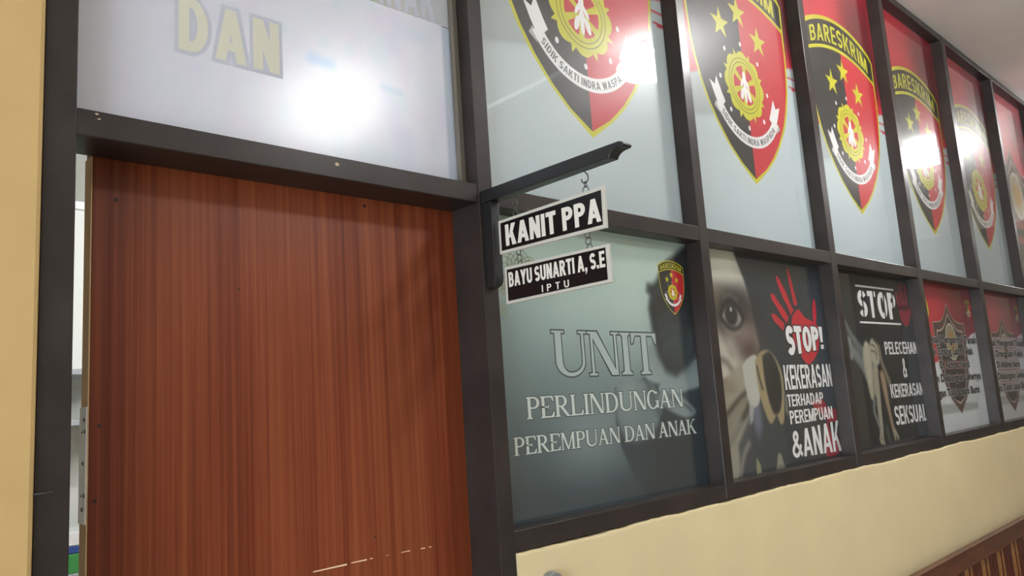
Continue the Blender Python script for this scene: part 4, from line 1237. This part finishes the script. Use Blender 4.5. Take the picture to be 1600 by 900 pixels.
s1 = sign('hanging_sign', [(-.0431, 1.9637), (-.3579, 1.9672), (-.3551, 1.8816), (-.0422, 1.8863)], '',
          [('KANIT PPA', (-.0655, 1.901), (-.3455, 1.897), .049, .235, .20, .07, .28)],
          [((-.3075, 1.970), 'x', .0078, 1.15), ((-.3080, 1.9825), 'y', .0030, 2.0), ((-.0985, 1.968), 'x', .0075, 1.1), ((-.0980, 1.9815), 'y', .0030, 2.0)])
tag(s1, 'upper hanging sign with silver rim and big silver letters on black, hooked under the bracket', 'sign')
s2 = sign('hanging_sign', [(-.0542, 1.8546), (-.3564, 1.849), (-.356, 1.7723), (-.0525, 1.7705)], '',
          [('BAYU SUNARTI A, S.E', (-.0665, 1.8075), (-.3455, 1.8045), .033, .235, .19, .07, .24), ('I P T U', (-.167, 1.7808), (-.246, 1.7802), .0152, .18, .15, .16, .38)],
          [((-.3055, 1.8515), 'x', .0068, 1.05), ((-.3035, 1.8655), 'x', .0075, 1.0), ((-.3025, 1.8795), 'x', .0070, 1.1), ((-.1020, 1.8545), 'x', .0066, 1.05), ((-.1005, 1.8680), 'x', .0072, 1.0), ((-.0995, 1.8815), 'x', .0066, 1.1)])
tag(s2, 'lower hanging sign with two lines of small silver letters on black, chained below the other', 'sign')

# ------------------------------------------------------------------ bench, wall fixture, lamps, trunking
bench = empty('slatted_bench', (4.3, -.30, 0))
BT, BY = .792, -.055
def bpart(name, boxes, m, bev=.003):
    mb = MB()
    for a, b in boxes: mb.box(a, b, bev=bev)
    return local(bench, mb).build(name, m, bench)
bpart('top_rail', [((3.05, BY - .01, BT - .078), (5.55, BY + .022, BT))], M_benchrail)
bpart('lower_rail', [((3.05, BY - .005, .42), (5.55, BY + .03, .47))], M_benchrail)
bpart('seat', [((3.05, -.55, .40), (5.55, BY + .02, .419))], M_benchrail)
for x in (3.07, 5.48):
    for y in (-.54, BY - .01):
        bpart('leg', [((x, y, 0), (x + .05, y + .045, .399))], M_benchrail)
x = 3.06
k = 0
while x < 5.52 and k < 96:
    bpart('slat', [((x, BY, .47), (x + .017, BY + .014, BT - .078))], M_slat2 if k % 9 in (1, 2, 4) else M_slat1, 0)
    x += .0255; k += 1
tag(bench, 'reddish brown slatted wooden bench against the cream wall, bottom right corner', 'bench')

fx = empty('wall_fixture', (1.285, -.006, 1.08))
mb = MB()
pr = [(1.285 + .030 * math.cos(a), 1.138 + .034 * math.sin(a)) for a in [PI * i / 16 for i in range(17)]] + [(1.255, 1.06), (1.315, 1.06)]
mb.prism(pr, 'y', -.028, -.0052)
fb = local(fx, mb).build('housing', M_grey, fx)
bv = fb.modifiers.new('bevel', 'BEVEL'); bv.width = .004; bv.segments = 3; bv.limit_method = 'ANGLE'
mb = MB(); mb.tube([(1.285, -.031, 1.10), (1.285, -.0278, 1.10)], .012, 20)
local(fx, mb).build('button', M_white, fx)
tag(fx, 'small grey fixture with rounded top on the cream wall below the first lower poster', 'wall fixture')

lab = ['round opal ceiling lamp mirrored as the glare between the first and second upper panes', 'round opal ceiling lamp mirrored as a small glint in the fourth upper pane',
       'round opal ceiling lamp mirrored as the broad glow on the film above the door', 'round opal ceiling lamp at the far east end of the corridor, beyond the photo']
lamp0 = empty('ceiling_lamp', (LAMPS[0][0], LAMPS[0][1], CEIL_Z))
mb = MB(); mb.lathe([(.060, -.001), (.060, -.014), (.050, -.022), (.016, -.030), (.012, -.0735)], (0, 0, 0), 24)
mb.build('stem', M_white, lamp0, smooth=True)
mb = MB(); mb.lathe([(.185 * math.sin(PI * (i + .12) / 12.24), -.138 + .064 * math.cos(PI * (i + .12) / 12.24)) for i in range(13)], (0, 0, 0), 24)
mb.build('globe', M_bulb, lamp0, smooth=True)
tag(lamp0, lab[0], 'lamp', 'opal lamps on the corridor ceiling')
for (x, y), l in zip(LAMPS[1:], lab[1:]):
    dup(lamp0, (x, y, CEIL_Z), l)
mb = MB(); mb.box((3.30, -2.35, CEIL_Z - .03), (3.37, -1.45, CEIL_Z - .0005), bev=.003)
tr = mb.build('cable_trunking', M_white)
tag(tr, 'white cable trunking across the corridor ceiling, mirrored in the first upper pane', 'trunking')

# ------------------------------------------------------------------ office behind the door gap
tl = empty('tube_lamp', (2.1, 1.8, 2.884))
mb = MB(); mb.box((1.4, 1.77, 2.63), (2.8, 1.83, 2.68), bev=.004)
local(tl, mb).build('housing', M_white, tl)
mb = MB(); mb.tube([(1.43, 1.8, 2.612), (2.77, 1.8, 2.612)], .015, 14)
local(tl, mb).build('tube', M_tube, tl, smooth=True)
for xx in (1.41, 2.77):
    mb = MB(); mb.box((xx, 1.785, 2.595), (xx + .02, 1.815, 2.629))
    local(tl, mb).build('end_cap', M_white, tl)
    mb = MB(); mb.tube([(xx + .01, 1.8, 2.68), (xx + .01, 1.8, 2.8845)], .005, 8)
    local(tl, mb).build('suspension_rod', M_white, tl)
tag(tl, 'white tube lamp hung from the ceiling of the office behind the door', 'lamp')
sh = empty('steel_shelf', (1.05, 3.35, 0))
for z, m_ in ((.86, M_shelf), (1.62, M_shelf), (1.88, M_shelf)):
    mb = MB(); mb.box((.70, 3.15, z - .03), (1.40, 3.58, z), bev=.003)
    local(sh, mb).build('shelf_board', m_, sh)
for xx in (.70, 1.37):
    for yy in (3.15, 3.55):
        mb = MB(); mb.box((xx, yy, 0), (xx + .03, yy + .03, 1.95))
        local(sh, mb).build('post', M_shelf, sh)
tag(sh, 'grey steel shelf in the office, glimpsed through the door gap', 'shelf')
for nm, m_, z0, z1, l in (('document_box', M_green, .861, .955, 'green document box on the steel shelf, low in the door gap'), ('file_folder', M_blue, .957, .992, 'blue file folder lying on the green document box in the door gap'), ('paper_stack', M_white, .994, 1.06, 'white paper stack lying on the blue folder in the door gap')):
    mb = MB(); mb.box((.85, 3.17, z0), (1.25, 3.45, z1), bev=.004)
    o = mb.build(nm, m_)
    tag(o, l, {'document_box': 'box', 'file_folder': 'folder', 'paper_stack': 'paper'}[nm])
